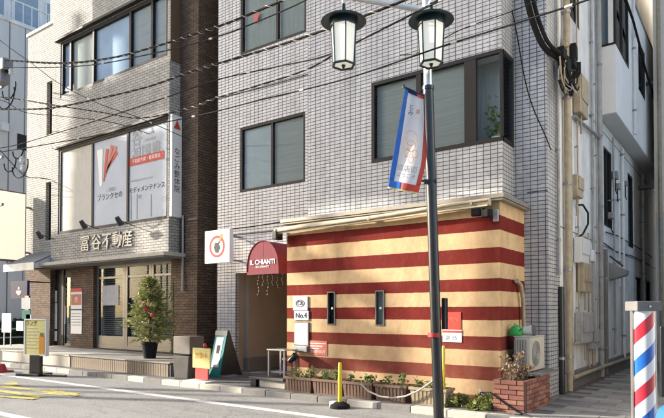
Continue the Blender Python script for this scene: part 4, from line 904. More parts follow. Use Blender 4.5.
planters = [(285, 311, 'terracotta', 'leaf', 'brown planter with leafy green plants nearest the entrance step'), (312, 340, 'terracotta', 'leaf', 'brown planter with green plants left of the yellow bollard'),
            (342, 372, 'terracotta', 'leaf', 'brown planter just right of the yellow bollard with sparse plants'), (374, 406, 'terracotta', 'leaf', 'brown planter with a small red flower under the hanging hose'),
            (409, 446, 'tan_planter', 'leaf_yel', 'tan ribbed planter behind the lamp post')]
PYf = 8.20
for k_, (x0, x1, mt, lf, lbl) in enumerate(planters):
    X0, X1 = XY(x0, PYf) + .01, XY(x1, PYf) - .01; cx = (X0 + X1) / 2; hw = (X1 - X0) / 2
    pl = empty('planter', (cx, PYf + .15, SW), lbl, 'planter', group='planters along the striped wall')
    D_ = .30; H_ = .26
    mb = MB(); n0 = 0
    v = [(-hw * .92, .02, 0), (hw * .92, .02, 0), (hw * .92, D_ - .02, 0), (-hw * .92, D_ - .02, 0), (-hw, 0, H_), (hw, 0, H_), (hw, D_, H_), (-hw, D_, H_)]
    mb.v = [(a + cx, b + PYf, c + SW) for a, b, c in v]; mb.f = [(0, 3, 2, 1), (0, 1, 5, 4), (1, 2, 6, 5), (2, 3, 7, 6), (3, 0, 4, 7)]
    box_ = obj('trough', mb, mt, pl)
    obj('rim', MB().box(cx - hw - .015, cx + hw + .015, PYf - .018, PYf + .02, SW + H_ - .03, SW + H_ + .012).box(cx - hw - .015, cx - hw + .02, PYf + .02, PYf + D_, SW + H_ - .03, SW + H_ + .012).box(cx + hw - .02, cx + hw + .015, PYf + .02, PYf + D_, SW + H_ - .03, SW + H_ + .012).box(cx - hw - .015, cx + hw + .015, PYf + D_, PYf + D_ + .015, SW + H_ - .03, SW + H_ + .012), mt, pl)
    rb = MB(); nr = int(hw * 2 / .07)
    for i_ in range(nr): xx = cx - hw * .9 + (i_ + .5) * hw * 1.8 / nr; rb.prism([(PYf - .006, SW + H_ - .04), (PYf + .012, SW + .03), (PYf + .03, SW + .03), (PYf + .01, SW + H_ - .04)], 'x', xx - .014, xx + .014)
    obj('ribs', rb, mt, pl, kind='stuff')
    obj('soil', MB().box(cx - hw + .02, cx + hw - .02, PYf + .02, PYf + D_ - .01, SW + H_ - .05, SW + H_ - .02), 'soil', pl)
    mb = MB(); rn = random.Random(20 + k_)
    for j in range(int(hw * 2 * 16)):
        c = (rn.uniform(cx - hw + .06, cx + hw - .06), PYf + rn.uniform(.05, .25), SW + H_ + rn.uniform(.0, .10))
        if k_ in (2, 3) and rn.random() < .15: continue
        leafquads(mb, c, 24, (.11, .09, .10 + .05 * rn.random()), rn.choice((.05, .065, .085)), rnd=rn)
    if not mb.f: leafquads(mb, (cx, PYf + .1, SW + H_), 20, (.1, .1, .1), .06, rnd=rn)
    obj('foliage', rawmesh(mb, 'fo'), 'leaf_yel' if k_ in (0, 4) else 'leaf', pl)
    if k_ == 3: obj('flower', MB().lathe([(.005, -.02), (.035, 0), (.02, .025)], (cx + .28, PYf + .08, SW + H_ + .08), 8), 'pink_print', pl)
# ground plants at right of the planters
gpm = MB(); rn = random.Random(5)
for j in range(60):
    c = (rn.uniform(XY(446, 8.5), XY(492, 8.5)), rn.uniform(8.22, 8.8), SW + rn.uniform(.0, .14)); leafquads(gpm, c, 34, (.09, .09, .06), .06, rnd=rn)
go = obj('ground_cover', rawmesh(gpm, 'gc'), 'leaf_yel'); tag(go, 'low yellow green ground cover between the planters and the brick planter', 'plants', kind='stuff')
# taller weed by tap
tw = empty('garden_tap', PY(484, 392, SY), 'small garden tap with a white handle low on the striped wall', 'tap')
p = PY(484, 393, SY); obj('body', MB().tube([p + Vector((0, 0, 0)), p + Vector((0, -.08, 0)), p + Vector((0, -.10, -.05))], .018, 8), 'steel', tw); obj('handle', MB().box(p.x - .06, p.x - .01, SY - .09, SY - .05, p.z + .01, p.z + .06), 'white', tw)
QXL = -3.14
ho = obj('black_hose', MB().tube([p + Vector((0, -.10, -.05)), Vector((p.x + .06, 8.7, .30)), Vector((QXL, 8.29, .37)), Vector((QXL + .26, 8.30, .20)), Vector((QXL + .45, 8.29, .105)), Vector((QXL + .6, 8.22, .105))], .012, 6), 'rubber'); tag(ho, 'thin black hose slanting from the tap across the brick planter', 'hose')
# white hose drooping over planters
pts = [PY(x, y, 8.12) for x, y in ((361, 384), (368, 391), (380, 396.5), (392, 398), (405, 396.5), (418, 391), (430, 383), (436, 378))]
wh = obj('white_hose', MB().tube(pts, .014, 8), 'wire_light', None, smooth=True); tag(wh, 'pale hose drooping over the planters to the lamp post', 'hose')
# yellow bollard
yb = PG(340, 408); YB = empty('bollard', yb, 'slim yellow post on a black and white rubber base at the road edge', 'bollard')
obj('post', MB().lathe([(.035, .06), (.035, .50), (.03, .52), (.03, .70), (.022, .73)], yb, 12), 'yellow', YB, smooth=True)
obj('base', MB().lathe([(.17, 0), (.16, .05), (.07, .10), (.045, .10)], yb, 16), 'rubber', YB, smooth=True); obj('white_block', MB().box(yb.x - .16, yb.x - .06, yb.y - .08, yb.y + .04, .0, .10), 'white', YB, bevel=.01)

# ------------------------------------------------------------------ brick planter, air conditioner
QX0, QX1, QY0, QY1, QH = -3.12, -2.65, 8.33, 9.56, .567
BP = empty('brick_planter', (QX0, QY0, SW), 'red brick planter at the corner below the air conditioner', 'planter')
obj('core', MB().box(QX0 + .01, QX1 - .01, QY0 + .01, QY0 + .05, .0, QH - .01).box(QX1 - .05, QX1 - .01, QY0 + .05, QY1 - .01, 0, QH - .01).box(QX0 + .01, QX0 + .05, QY0 + .05, QY1 - .01, 0, QH - .01).box(QX0 + .05, QX1 - .05, QY1 - .05, QY1 - .01, 0, QH - .01), 'mortar', BP)
tones = [(.25, .10, .065), (.20, .075, .05), (.29, .13, .09), (.17, .06, .045)]
bms = {}
def brickmesh(w_, d_, h_, t_):
    k_ = (w_, d_, h_, t_)
    if k_ not in bms:
        me = MB().box(-w_ / 2, w_ / 2, -d_ / 2, d_ / 2, -h_ / 2, h_ / 2).mesh('brick'); me.materials.append(bmats[t_]); bms[k_] = me
    return bms[k_]
bmats = [mat('planter_brick_tone', t_, .85, var=.25, nscale=15, bump=.6, bscale=70, dirt=.35) for t_ in tones]
rows = 8; rh = (QH - 0) / rows
def course(a, b, rowi, L_):
    out = []; x = a - (L_ / 2 if rowi % 2 else 0)
    while x < b - .01:
        s_, e_ = max(x, a), min(x + L_, b)
        if e_ - s_ > .03: out.append((s_, e_))
        x += L_
    return out
for r_ in range(rows):
    z = (r_ + .5) * rh
    for (s_, e_) in course(QX0, QX1 - .012, r_, .235):
        obj('brick', brickmesh(round(e_ - s_ - .010, 3), .06, round(rh - .011, 3), random.randrange(4)), 'redbrick', BP, local=Matrix.Translation(((s_ + e_) / 2 - QX0, .022 + random.uniform(-.002, .002), z - SW)), bevel=.004)
    for (s_, e_) in course(QY0 + .055, QY1, r_ + 1, .235):
        obj('brick', brickmesh(.06, round(e_ - s_ - .010, 3), round(rh - .011, 3), random.randrange(4)), 'redbrick', BP, local=Matrix.Translation((QX1 - .022 - QX0 + random.uniform(-.002, .002), (s_ + e_) / 2 - QY0, z - SW)), bevel=.004)
obj('soil', MB().box(QX0 + .05, QX1 - .05, QY0 + .05, QY1 - .05, .3, QH - .06), 'soil', BP)
obj('slab', MB().box(QX0 + .0, QX1 - .0, 9.05, QY1 + .55, QH, QH + .03), 'concrete_dark', BP)
mb = MB(); rn = random.Random(9); st = MB()
for j in range(34):
    b0_ = Vector((rn.uniform(QX0 + .08, QX1 - .1), rn.uniform(QY0 + .1, 9.0), QH - .07)); t_ = b0_ + Vector((rn.uniform(-.12, .12), rn.uniform(-.1, .1), rn.uniform(.15, .42)))
    st.tube([b0_, (b0_ + t_) / 2 + Vector((rn.uniform(-.03, .03), 0, 0)), t_], .006, 4, r1=.003)
    leafquads(mb, t_, 12, (.06, .06, .06), .055, rnd=rn); leafquads(mb, (b0_ + t_) / 2, 6, (.05, .05, .05), .05, rnd=rn)
dpn = empty('dry_plants', (QX0 + .2, QY0 + .3, QH), 'withered brown plants growing in the brick planter', 'plant')
obj('foliage', rawmesh(mb, 'dl'), 'leaf_dry', dpn); obj('stems', st, 'bark', dpn)
# air conditioner
AX0, AX1, AY0, AY1, AZ0, AZ1 = -3.14, -2.86, 9.25, 10.02, QH + .045, QH + .58
AC = empty('air_conditioner', (AX0, AY0, AZ0), 'beige outdoor air conditioner unit standing on the brick planter', 'air conditioner')
obj('casing', MB().box(AX0 + .03, AX1, AY0, AY1, AZ0, AZ1), 'ac', AC, bevel=.012)
obj('fin_panel', MB().box(AX0 - .0, AX0 + .029, AY0 + .02, AY1 - .02, AZ0 + .03, AZ1 - .03).box(AX0 + .03, AX1 - .07, AY0 - .012, AY0 - .001, AZ0 + .04, AZ1 - .04), 'fins', AC)
for i_ in range(7): obj('louvre', MB().box(AX0 + .04 + i_ * .026, AX0 + .052 + i_ * .026, AY0 - .022, AY0 - .013, AZ0 + .04, AZ1 - .04), 'ac', AC)
cy_, cz_ = AY0 + .30, (AZ0 + AZ1) / 2
for r_ in (.20, .16, .12, .08, .04): obj('fan_ring', MB().tube([(AX1 + .010, cy_ + r_ * math.cos(t), cz_ + r_ * math.sin(t)) for t in [2 * math.pi * i / 24 for i in range(25)]], .004, 4, cap=False), 'ac', AC)
obj('fan_opening', MB().tube([(AX1 - .01, cy_, cz_), (AX1 + .003, cy_, cz_)], .21, 24), 'grey_metal', AC)
obj('top_lid', MB().box(AX0 + .02, AX1 + .008, AY0 - .008, AY1 + .005, AZ1 + .001, AZ1 + .018), 'ac', AC, bevel=.005)
obj('foot', MB().box(AX0, AX1, AY0 + .1, AY0 + .14, QH + .03, AZ0), 'black', AC); obj('foot', MB().box(AX0, AX1, AY1 - .14, AY1 - .1, QH + .03, AZ0), 'black', AC)
gcn = empty('watering_can', (AX0 + .1, AY0 + .1, AZ1), 'bright green plastic watering can on the air conditioner', 'watering can')
c = Vector((AX0 + .02, AY0 + .10, AZ1 + .02))
obj('body', MB().lathe([(.085, 0), (.105, .03), (.10, .10), (.06, .15), (.03, .16)], c, 16), 'green_plastic', gcn, smooth=True); obj('spout', MB().tube([c + Vector((.05, -.03, .05)), c + Vector((.15, -.10, .14))], .022, 8, r1=.014), 'green_plastic', gcn)
obj('handle', MB().tube([c + Vector((-.05, 0, .10)), c + Vector((-.02, 0, .19)), c + Vector((.05, 0, .15))], .011, 6), 'green_plastic', gcn)
wc = empty('white_pot', (AX1 - .05, AY0 + .3, AZ1), 'pale grey plastic pot lying on the air conditioner', 'pot')
c = Vector((AX1 - .10, AY0 + .22, AZ1 + .10)); obj('body', MB().tube([c + Vector((-.07, 0, 0)), c + Vector((.08, .02, .01))], .065, 14, r1=.085), 'white_metal', wc, smooth=True); obj('rim', MB().tube([c + Vector((.08, .02, .01)), c + Vector((.095, .02, .012))], .092, 14), 'grey_frame', wc)

# ------------------------------------------------------------------ GREY ALLEY BUILDING
GX = -2.86; G0 = YM + .75; G1 = 24.0; OY = YX(600, GX); OX = -2.48; OZ = 6.07; OT = 9.65
GB = empty('alley_building', (GX, G0, 0), 'grey rendered building along the alley with an overhanging upper storey', 'building')
gw = (YX(566, GX), YX(582, GX), 7.35, 9.0); gl2 = (YX(605, GX), YX(613, GX), 3.6, 5.5)
dd = [(YX(629, GX), YX(635, GX), 3.4, 5.5), (YX(636, GX), YX(642, GX), .6, 2.6), (YX(645.5, GX), YX(651, GX), .6, 2.6)]
mb = facade(MB(), G0, G1, 0, 12.5, GX, [gw, gl2] + dd, .18, plane='x')
mb.quad((GX, G1, 0), (GX - 6, G1, 0), (GX - 6, G1, 10), (GX, G1, 10))
obj('wall', rawmesh(mb, 'w'), 'plaster_grey', GB)
windowx(GB, *gw, GX - .03, [(gw[0] + gw[1]) / 2]); windowx(GB, *gl2, GX - .03, [(gl2[0] + gl2[1]) / 2])
for d_ in dd: windowx(GB, *d_, GX - .05, [], back='dark')
ow = (OY + .25, YX(631, OX), 7.62, 9.3)
of = MB(); facade(of, OY, G1, OZ, OT, OX, [(OY, ow[1], ow[2], ow[3]), (YX(641, OX), YX(648, OX), 7.6, 9.0)], .15, plane='x')
of.quad((GX, OY, OZ), (OX, OY, OZ), (OX, OY, 7.62), (GX, OY, 7.62)).quad((GX, OY, 9.3), (OX, OY, 9.3), (OX, OY, OT), (GX, OY, OT))
of.quad((GX, OY, OZ), (GX, G1, OZ), (OX, G1, OZ), (OX, OY, OZ)).quad((GX, OY, OT), (OX, OY, OT), (OX, G1, OT), (GX, G1, OT)).quad((OX, G1, OZ), (GX, G1, OZ), (GX, G1, OT), (OX, G1, OT))
ov = obj('overhang', rawmesh(of, 'o'), mat('pale_grey_render', (.76, .75, .73), .7, var=.05, nscale=1.5, bump=.1, dirt=.3, dirtcol=(.3, .3, .29)), GB)
obj('soffit', MB().box(GX + .01, OX - .01, OY + .01, G1 - .1, OZ - .012, OZ - .002), 'plaster_far', ov)
cwn = obj('corner_window', MB().frame(GX + .01, OX + .01, 7.62, 9.3, OY - .01, OY + .04, .05).framey(OY + .045, ow[1], 7.62, 9.3, OX - .05, OX + .012, .05).box(OX - .04, OX + .011, (OY + ow[1]) / 2 - .03, (OY + ow[1]) / 2 + .03, 7.67, 9.25), 'dark_frame', GB)
obj('pane', MB().box(GX + .05, OX - .04, OY + .01, OY + .02, 7.67, 9.25), 'glass_refl', cwn); obj('pane', MB().box(OX - .03, OX - .02, OY + .09, ow[1] - .05, 7.67, 9.25), 'glass_refl', cwn); obj('curtain', MB().box(GX + .03, OX - .16, OY + .2, ow[1], 7.6, 9.3), 'curtain_dark', cwn)
windowx(GB, YX(641, OX), YX(648, OX), 7.6, 9.0, OX - .03, [])
obj('coping', MB().box(OX - .1, OX + .03, OY - .03, G1, OT + .002, OT + .06), 'grey_metal', GB)
obj('plinth', MB().box(GX + .001, GX + .06, G0 + .02, G1, 0, .42), 'concrete_dark', GB)
# pipes, each its own thing
def pipe(nm, pts, r, m, label, n=10):
    o = obj(nm, MB().tube(pts, r, n), m, None, smooth=True); return tag(o, label, 'pipe', group='pipes on the alley wall')
def vpipe(nm, xpix, X, z0, z1, r, m, label, n=10):
    y = YX(xpix, X); o = pipe(nm, [(X, y, z0), (X, y, z1)], r, m, label, n)
    k = z0 + .6
    cl = MB().lathe([(r * 1.25, 0), (r * 1.25, .05)], (X, y, 0), 10).box(X - .12, X, y - .012, y + .012, .01, .04).mesh('bracket')
    while k < z1: obj('bracket', cl, 'grey_metal', o, local=Matrix.Translation((0, 0, k))); k += 1.6
    return o
vpipe('cream_downpipe', 569, GX + .09, .1, 12.0, .062, 'cream_pipe', 'thick cream downpipe standing just past the tiled corner')
vpipe('thin_white_pipe', 559.5, XR + .05, 2.2, 9.0, .028, 'grey_pipe', 'thin pale conduit right beside the tiled corner')
vpipe('black_pipe', 561.5, XR + .05, .1, 2.0, .05, 'black', 'short black pipe rising from the ground at the tiled corner')
vpipe('grey_downpipe', 601.5, GX + .08, .1, 12, .055, 'grey_pipe', 'grey downpipe at the near edge of the overhang')
vpipe('slim_grey_pipe', 594, GX + .05, .4, 9.8, .028, 'grey_pipe', 'slim grey conduit left of the grey downpipe')
vpipe('dark_pipe', 606, GX + .07, .1, 3.0, .05, 'concrete_dark', 'dark stained pipe at the foot of the wall below the overhang')
vpipe('pale_pipe', 624, GX + .06, .3, 5.9, .04, 'white_metal', 'pale vent pipe under the overhang with side branches')
vpipe('outer_pipe', 637, OX + .05, 6.1, 9.8, .035, 'white_metal', 'white pipe down the face of the overhanging storey')
pipe('diagonal_pipe', [PXX(575, 76, GX + .06), PXX(583, 88, GX + .06), PXX(600, 97, GX + .08)] if False else [PXX(574, 116, GX + .06), PXX(600, 138.5, GX + .08)], .035, 'grey_metal', 'sloping grey pipe joining the meter boxes and the grey downpipe')
pipe('low_pipe', [PXX(573, 378, GX + .12), PXX(605, 366, GX + .12), PXX(631, 357, GX + .12)], .04, 'cream_pipe', 'pale pipe running low along the alley wall')
pipe('upper_low_pipe', [PXX(574, 344, GX + .10), PXX(592, 340, GX + .10)], .028, 'cream_pipe', 'short horizontal pale pipe below the gas meters')
for k_, (pp_, lb_) in enumerate((([(606, 232), (618, 236), (630, 243), (645, 252), (652, 258)], 'upper one of two sagging cables on the lower alley wall'), ([(604, 243), (616, 252), (632, 256), (650, 265)], 'lower one of two sagging cables on the lower alley wall'), ([(583, 248), (592, 252), (602, 254)], 'short cable beside the white cowl on the alley wall'))):
    o = obj('sagging_cable', MB().tube([PXX(x, y, GX + .05) for x, y in pp_], .014, 6), 'rubber'); tag(o, lb_, 'cable', group='cables on the alley wall')
o = obj('roof_cable', MB().tube([PXX(x, y, OX + .12) for x, y in ((624, -6), (633, 20), (641, 50), (645, 68), (652, 90), (655, 105))], .03, 6), 'rubber'); tag(o, 'thick black cable running down the overhanging storey of the alley building', 'cable')
# junction gear and meter boxes on the tiled corner pipes
JB = empty('cable_junction', PXX(570, 65, GX + .1), 'tangle of black cable boxes and loops on the downpipe at the tiled corner', 'electrical box')
mb = MB(); rn = random.Random(11)
for (x, y, w_, h_) in ((565, 68, .16, .30), (572, 63, .13, .16), (577, 70, .10, .22), (570, 84, .12, .18), (562, 54, .12, .2), (574, 52, .1, .26)):
    p = PXX(x, y, GX + .2); mb = MB(); mb.box(p.x - w_ / 2, p.x + w_ / 2, p.y - .12, p.y + .12, p.z - h_ / 2, p.z + h_ / 2, rot=rn.uniform(-.5, .5)); obj('box', mb, 'rubber', JB, bevel=.015)
for k_ in range(18):
    a_ = PXX(rn.uniform(558, 575), rn.uniform(55, 82), GX + rn.uniform(.15, .3)); b_ = PXX(rn.uniform(557, 579), rn.uniform(60, 92), GX + rn.uniform(.1, .32)); sag = rn.uniform(.08, .42)
    m_ = (a_ + b_) / 2 - Vector((-rn.uniform(0, .12), 0, sag)); q1 = (a_ + m_) / 2 - Vector((0, .05, sag * .3)); q2 = (b_ + m_) / 2 - Vector((0, -.05, sag * .3))
    obj('cable_loop', MB().tube(spline0([a_, q1, m_, q2, b_]), rn.choice((.009, .013, .017)), 6), rn.choice(('rubber', 'rubber', 'rubber', 'grey_pipe', 'cream_pipe')), JB)
obj('insulator', MB().lathe([(.05, 0), (.07, .06), (.04, .12), (.06, .18)], PXX(566, 47, GX + .1), 10), 'cream_pipe', JB)
for (x0, y0, x1, y1, m, lb_) in ((572, 70, 580, 110, 'cream_pipe', 'tall cream cable box below the cable tangle'), (573, 236, 581, 262, 'plaster_far', 'grey box beside the cream downpipe above the khaki one'), (576, 262, 584, 292, 'cream_pipe', 'khaki electricity box on the alley wall'), (569, 172, 575, 194, 'cream_pipe', 'small brown meter box halfway up the alley wall'), (585, 330, 592, 350, 'grey_pipe', 'right grey gas meter low on the alley wall'), (574, 312, 586, 344, 'grey_pipe', 'large pale gas meter low beside the cream downpipe')):
    A, B = PXX(x0, y0, GX), PXX(x1, y1, GX)
    me_ = empty('meter_box', (GX, A.y, B.z), lb_, 'meter box', group='boxes on the alley wall')
    z0_, z1_ = PXX((x0 + x1) / 2, y1, GX + .1).z, PXX((x0 + x1) / 2, y0, GX + .1).z
    obj('casing', MB().box(GX + .01, GX + .16, A.y, B.y, z0_, z1_), m, me_, bevel=.02); obj('lid', MB().box(GX + .162, GX + .18, A.y + .03, B.y - .03, z0_ + (z1_ - z0_) * .35, z1_ - .03), m, me_, bevel=.006)
    obj('outlet_pipe', MB().tube([(GX + .09, (A.y + B.y) / 2, z0_), (GX + .09, (A.y + B.y) / 2, z0_ - .35)], .022, 8), 'cream_pipe', me_)
vc = empty('vent_cowl', PXX(585, 256, GX), 'white hooded vent cowl on the alley wall above the khaki box', 'vent'); p = PXX(584, 262, GX); 
obj('hood', MB().prism([(p.z - .1, 0), (p.z + .32, 0), (p.z - .0, .20), (p.z - .10, .20)], 'y', 0, .01) if False else MB().box(GX + .005, GX + .10, p.y - .05, p.y + .3, p.z + .05, p.z + .42).box(GX + .10, GX + .18, p.y - .02, p.y + .25, p.z - .0, p.z + .25), 'white_metal', vc, bevel=.03)
hc = obj('cable_arc', MB().tube([PXX(577, 205, GX + .05), PXX(583, 205, GX + .1), PXX(588, 213, GX + .12), PXX(588, 224, GX + .12), PXX(583, 234, GX + .1), PXX(577, 238, GX + .05)], .02, 8), 'rubber'); tag(hc, 'black cable arching between two boxes on the alley wall', 'cable')
# triangular shade / hood projecting from the wall
th = empty('wall_hood', PXX(610, 262, GX), 'grey triangular hood lamp projecting from the alley wall', 'lamp')
yh = YX(609, GX); zc = PXX(609, 270, GX).z
obj('hood', MB().prism([(GX, zc + .18), (GX + .40, zc - .02), (GX + .38, zc - .14), (GX, zc - .25)], 'y', yh, yh + .35), 'grey_metal', th, bevel=.01); obj('arm', MB().tube([(GX, yh + .15, zc + .35), (GX + .3, yh + .15, zc + .08)], .02, 6), 'black', th)

# far beige building at the end of the alley
FB = empty('beige_building', (0, 27, 0), 'beige building with balconies at the far end of the alley', 'building')
FY = 27.0
fo_ = [(XY(642, FY), XY(652, FY), 5.2, 7.0)]
mb = facade(MB(), XY(641, FY), 9, 0, 20, FY, [(XY(645, FY), XY(660, FY), 15.3, 16.6), (XY(644, FY), XY(654, FY), 10.9, 12.6), (XY(657, FY), XY(670, FY), 10.9, 12.6), (XY(657, FY), XY(668, FY), 1, 6)], .2)
obj('wall', rawmesh(mb, 'fw'), 'beige_far', FB)
obj('window', MB().box(XY(645, FY), XY(660, FY), FY + .15, FY + .2, 15.3, 16.6).box(XY(644, FY), XY(654, FY), FY + .15, FY + .2, 10.9, 12.6).box(XY(657, FY), XY(670, FY), FY + .15, FY + .2, 10.9, 12.6), 'curtain_dark', FB); obj('doorway', MB().box(XY(657, FY), XY(668, FY), FY + .15, FY + .2, 1, 6), 'dark', FB)
obj('balcony', MB().box(XY(641, FY), 5, FY - .8, FY - .01, 12.9, 13.1).box(XY(641, FY), 5, FY - .8, FY - .74, 13.1, 14.1), 'beige_far', FB); obj('ledge', MB().box(XY(641, FY), 9, FY - .12, FY - .003, 16.9, 17.05).box(XY(641, FY), 9, FY - .1, FY - .003, 8.7, 8.85), 'concrete', FB)
# narrow edge of the building on the right side of the alley
NB = empty('right_alley_building', (0.2, 14, 0), 'cream corner of the next building at the right side of the alley', 'building')
nx = XY(656, 19.0)
obj('wall', MB().box(nx, 3, 19.0, 26.5, 4.4, 20), 'beige_far', NB); obj('lower_wall', MB().box(nx + .02, 3, 19.02, 26.5, 0, 4.398), 'plaster_white', NB)
obj('sign_bracket', MB().box(nx - .7, nx - .0, 18.9, 18.96, 8.1, 8.2), 'black', NB); obj('sign_bracket', MB().box(nx - .4, nx - .0, 18.8, 19.0, 5.1, 5.2), 'black', NB)
obj('downpipe', MB().tube([(nx + .15, 18.93, 0), (nx + .15, 18.93, 20)], .05, 8), 'cream_pipe', NB)

# barber pole
bp_ = C0 + (_F + _R * ((643 - 332) / F)) * 6.6; bp_.z = 0; rb_ = .128
BPo = empty('barber_pole', bp_, 'tall barber pole sign with red white and blue spiral stripes', 'barber pole')
zt_ = 1.55 + 0 * .1
def barber():
    m = mat('barber_stripes', (.7, .7, .7), .18, var=.02); t = m.node_tree; N = t.nodes; L = t.links; b = N['Principled BSDF']
    b.inputs['Coat Weight'].default_value = .6
    tc = N.new('ShaderNodeTexCoord'); sp = N.new('ShaderNodeSeparateXYZ'); L.new(tc.outputs['Object'], sp.inputs[0])
    def Mh(op, *a):
        q = N.new('ShaderNodeMath'); q.operation = op
        for i, v in enumerate(a):
            if isinstance(v, (int, float)): q.inputs[i].default_value = v
            else: L.new(v, q.inputs[i])
        return q.outputs[0]
    an = Mh('DIVIDE', Mh('ARCTAN2', sp.outputs[1], sp.outputs[0]), 2 * math.pi)
    u = Mh('FRACT', Mh('ADD', Mh('SUBTRACT', Mh('DIVIDE', sp.outputs[2], .70), an), 10.20))
    cr = N.new('ShaderNodeValToRGB'); cr.color_ramp.interpolation = 'CONSTANT'; e = cr.color_ramp.elements
    cs = [(0, (.72, .72, .72, 1)), (.25, (.52, .03, .05, 1)), (.5, (.72, .72, .72, 1)), (.75, (.02, .13, .48, 1))]
    while len(e) < 4: e.new(.5)
    for k, (p_, c_) in enumerate(cs): e[k].position = p_; e[k].color = c_
    L.new(u, cr.inputs[0]); L.new(cr.outputs[0], b.inputs['Base Color']); return m
obj('striped_tube', MB().lathe([(rb_ - .01, .25), (rb_ - .01, 1.56)], (0, 0, 0), 40), barber(), BPo, local=ID, smooth=True)
obj('base', MB().lathe([(.17, 0), (.17, .22), (.15, .25)], (0, 0, 0), 32), 'grey_metal', BPo, local=ID, smooth=True)
obj('cap', MB().box(-rb_ - .01, rb_ + .01, -rb_ - .01, rb_ + .01, 1.56, 1.67), 'concrete_dark', BPo, local=Matrix.Rotation(YAW, 4, 'Z'), bevel=.012)
for s_ in (-1, 1): obj('side_rail', MB().box(s_ * (rb_ + .002) - .008, s_ * (rb_ + .002) + .008, -.02, .02, .25, 1.56), 'steel', BPo, local=Matrix.Rotation(YAW, 4, 'Z'))
obj('knob', MB().lathe([(.012, 0), (.012, .02)], (0, 0, 0), 8), 'steel', BPo, local=Matrix.Rotation(YAW, 4, 'Z') @ Matrix.Translation((0, -rb_ - .025, 1.61)) @ Matrix.Rotation(R(-90), 4, 'X'))
# dark display stand at right edge, blue bag
dpos = C0 + (_F + _R * ((664 - 332) / F)) * 6.9; dpos.z = 0
DS = empty('black_display', dpos, 'black display stand with small white lettering behind the barber pole', 'sign')
obj('panel', MB().box(-.06, .55, -.03, .03, .55, 1.38), 'black', DS, local=Matrix.Rotation(YAW, 4, 'Z'), bevel=.01); obj('leg', MB().box(.2, .28, -.02, .02, 0, .55), 'black', DS, local=Matrix.Rotation(YAW, 4, 'Z')); obj('base', MB().box(0, .5, -.2, .2, 0, .03), 'black', DS, local=Matrix.Rotation(YAW, 4, 'Z'))
tm = text('lettering', '57 CUT', (0, 0, 0), .10, 'paper', None, depth=.001); tm.parent = DS; tm.matrix_basis = Matrix.Rotation(YAW, 4, 'Z') @ Matrix.Translation((.17, -.034, 1.0))
bpos = C0 + (_F + _R * ((664 - 332) / F)) * 6.0; bpos.z = 0
bb = empty('blue_bag', bpos, 'bright blue bag on a low stool at the right edge by the barber pole', 'bag')
obj('bag', MB().prism([(-.06, .42), (.2, .42), (.24, .56), (.06, .60), (-.02, .54)], 'y', -.12, .12), mat('blue_cloth', (.015, .13, .38), .6), bb, local=Matrix.Rotation(YAW, 4, 'Z'), bevel=.03)
obj('stool', MB().box(-.1, .25, -.15, .15, .36, .415).box(-.08, -.04, -.13, -.09, 0, .36).box(.18, .22, -.13, -.09, 0, .36).box(-.08, -.04, .09, .13, 0, .36).box(.18, .22, .09, .13, 0, .36), 'black', bb, local=Matrix.Rotation(YAW, 4, 'Z'))

# ------------------------------------------------------------------ STREET LAMP
LD = 8.35
lp = C0 + (_F + _R * ((438.5 - 332) / F)) * LD; lp.z = 0
LM = empty('street_lamp', lp, 'black lamp post with two hanging hexagonal lanterns', 'street lamp')
def LPt(x, y, d=LD):       # point at forward distance d
    r_ = ray(x, y); k = d / (r_.x * _F.x + r_.y * _F.y); return C0 + r_ * k
top = LPt(428, 88); low = lp
obj('post', MB().tube([lp, lp + (top - lp) * .33, lp + (top - lp) * .331, top], .075, 16), 'black', LM, smooth=True)
pt2 = LPt(426.5, -8)
obj('upper_post', MB().tube([top - (pt2 - top) * .0, pt2], .062, 14), 'steel', LM, smooth=True)
obj('collar', MB().tube([LPt(428, 90), LPt(428, 86.5)], .085, 14), 'black', LM, smooth=True); obj('collar', MB().tube([LPt(436, 250) * 1, LPt(436, 253)], .082, 14) if False else MB().tube([LPt(434.2, 333), LPt(434.2, 337)], .09, 14), 'red', LM, smooth=True)
armL = LPt(352, -3, LD - .35); arm0 = LPt(431, 11, LD - .05)
obj('arm', MB().tube([arm0, LPt(415, 8.5, LD - .1), LPt(385, 3, LD - .2), armL], .042, 12), 'white_metal', LM, smooth=True)
hang = LPt(325, -8, LD - .35); obj('arm_extension', MB().tube([armL, hang], .042, 10), 'white_metal', LM, smooth=True)
obj('control_box', MB().box(-.03, .03, -.05, .05, 0, .45), 'black', LM, local=Matrix.Translation(Vector((.06, .08, 1.30))), bevel=.01)
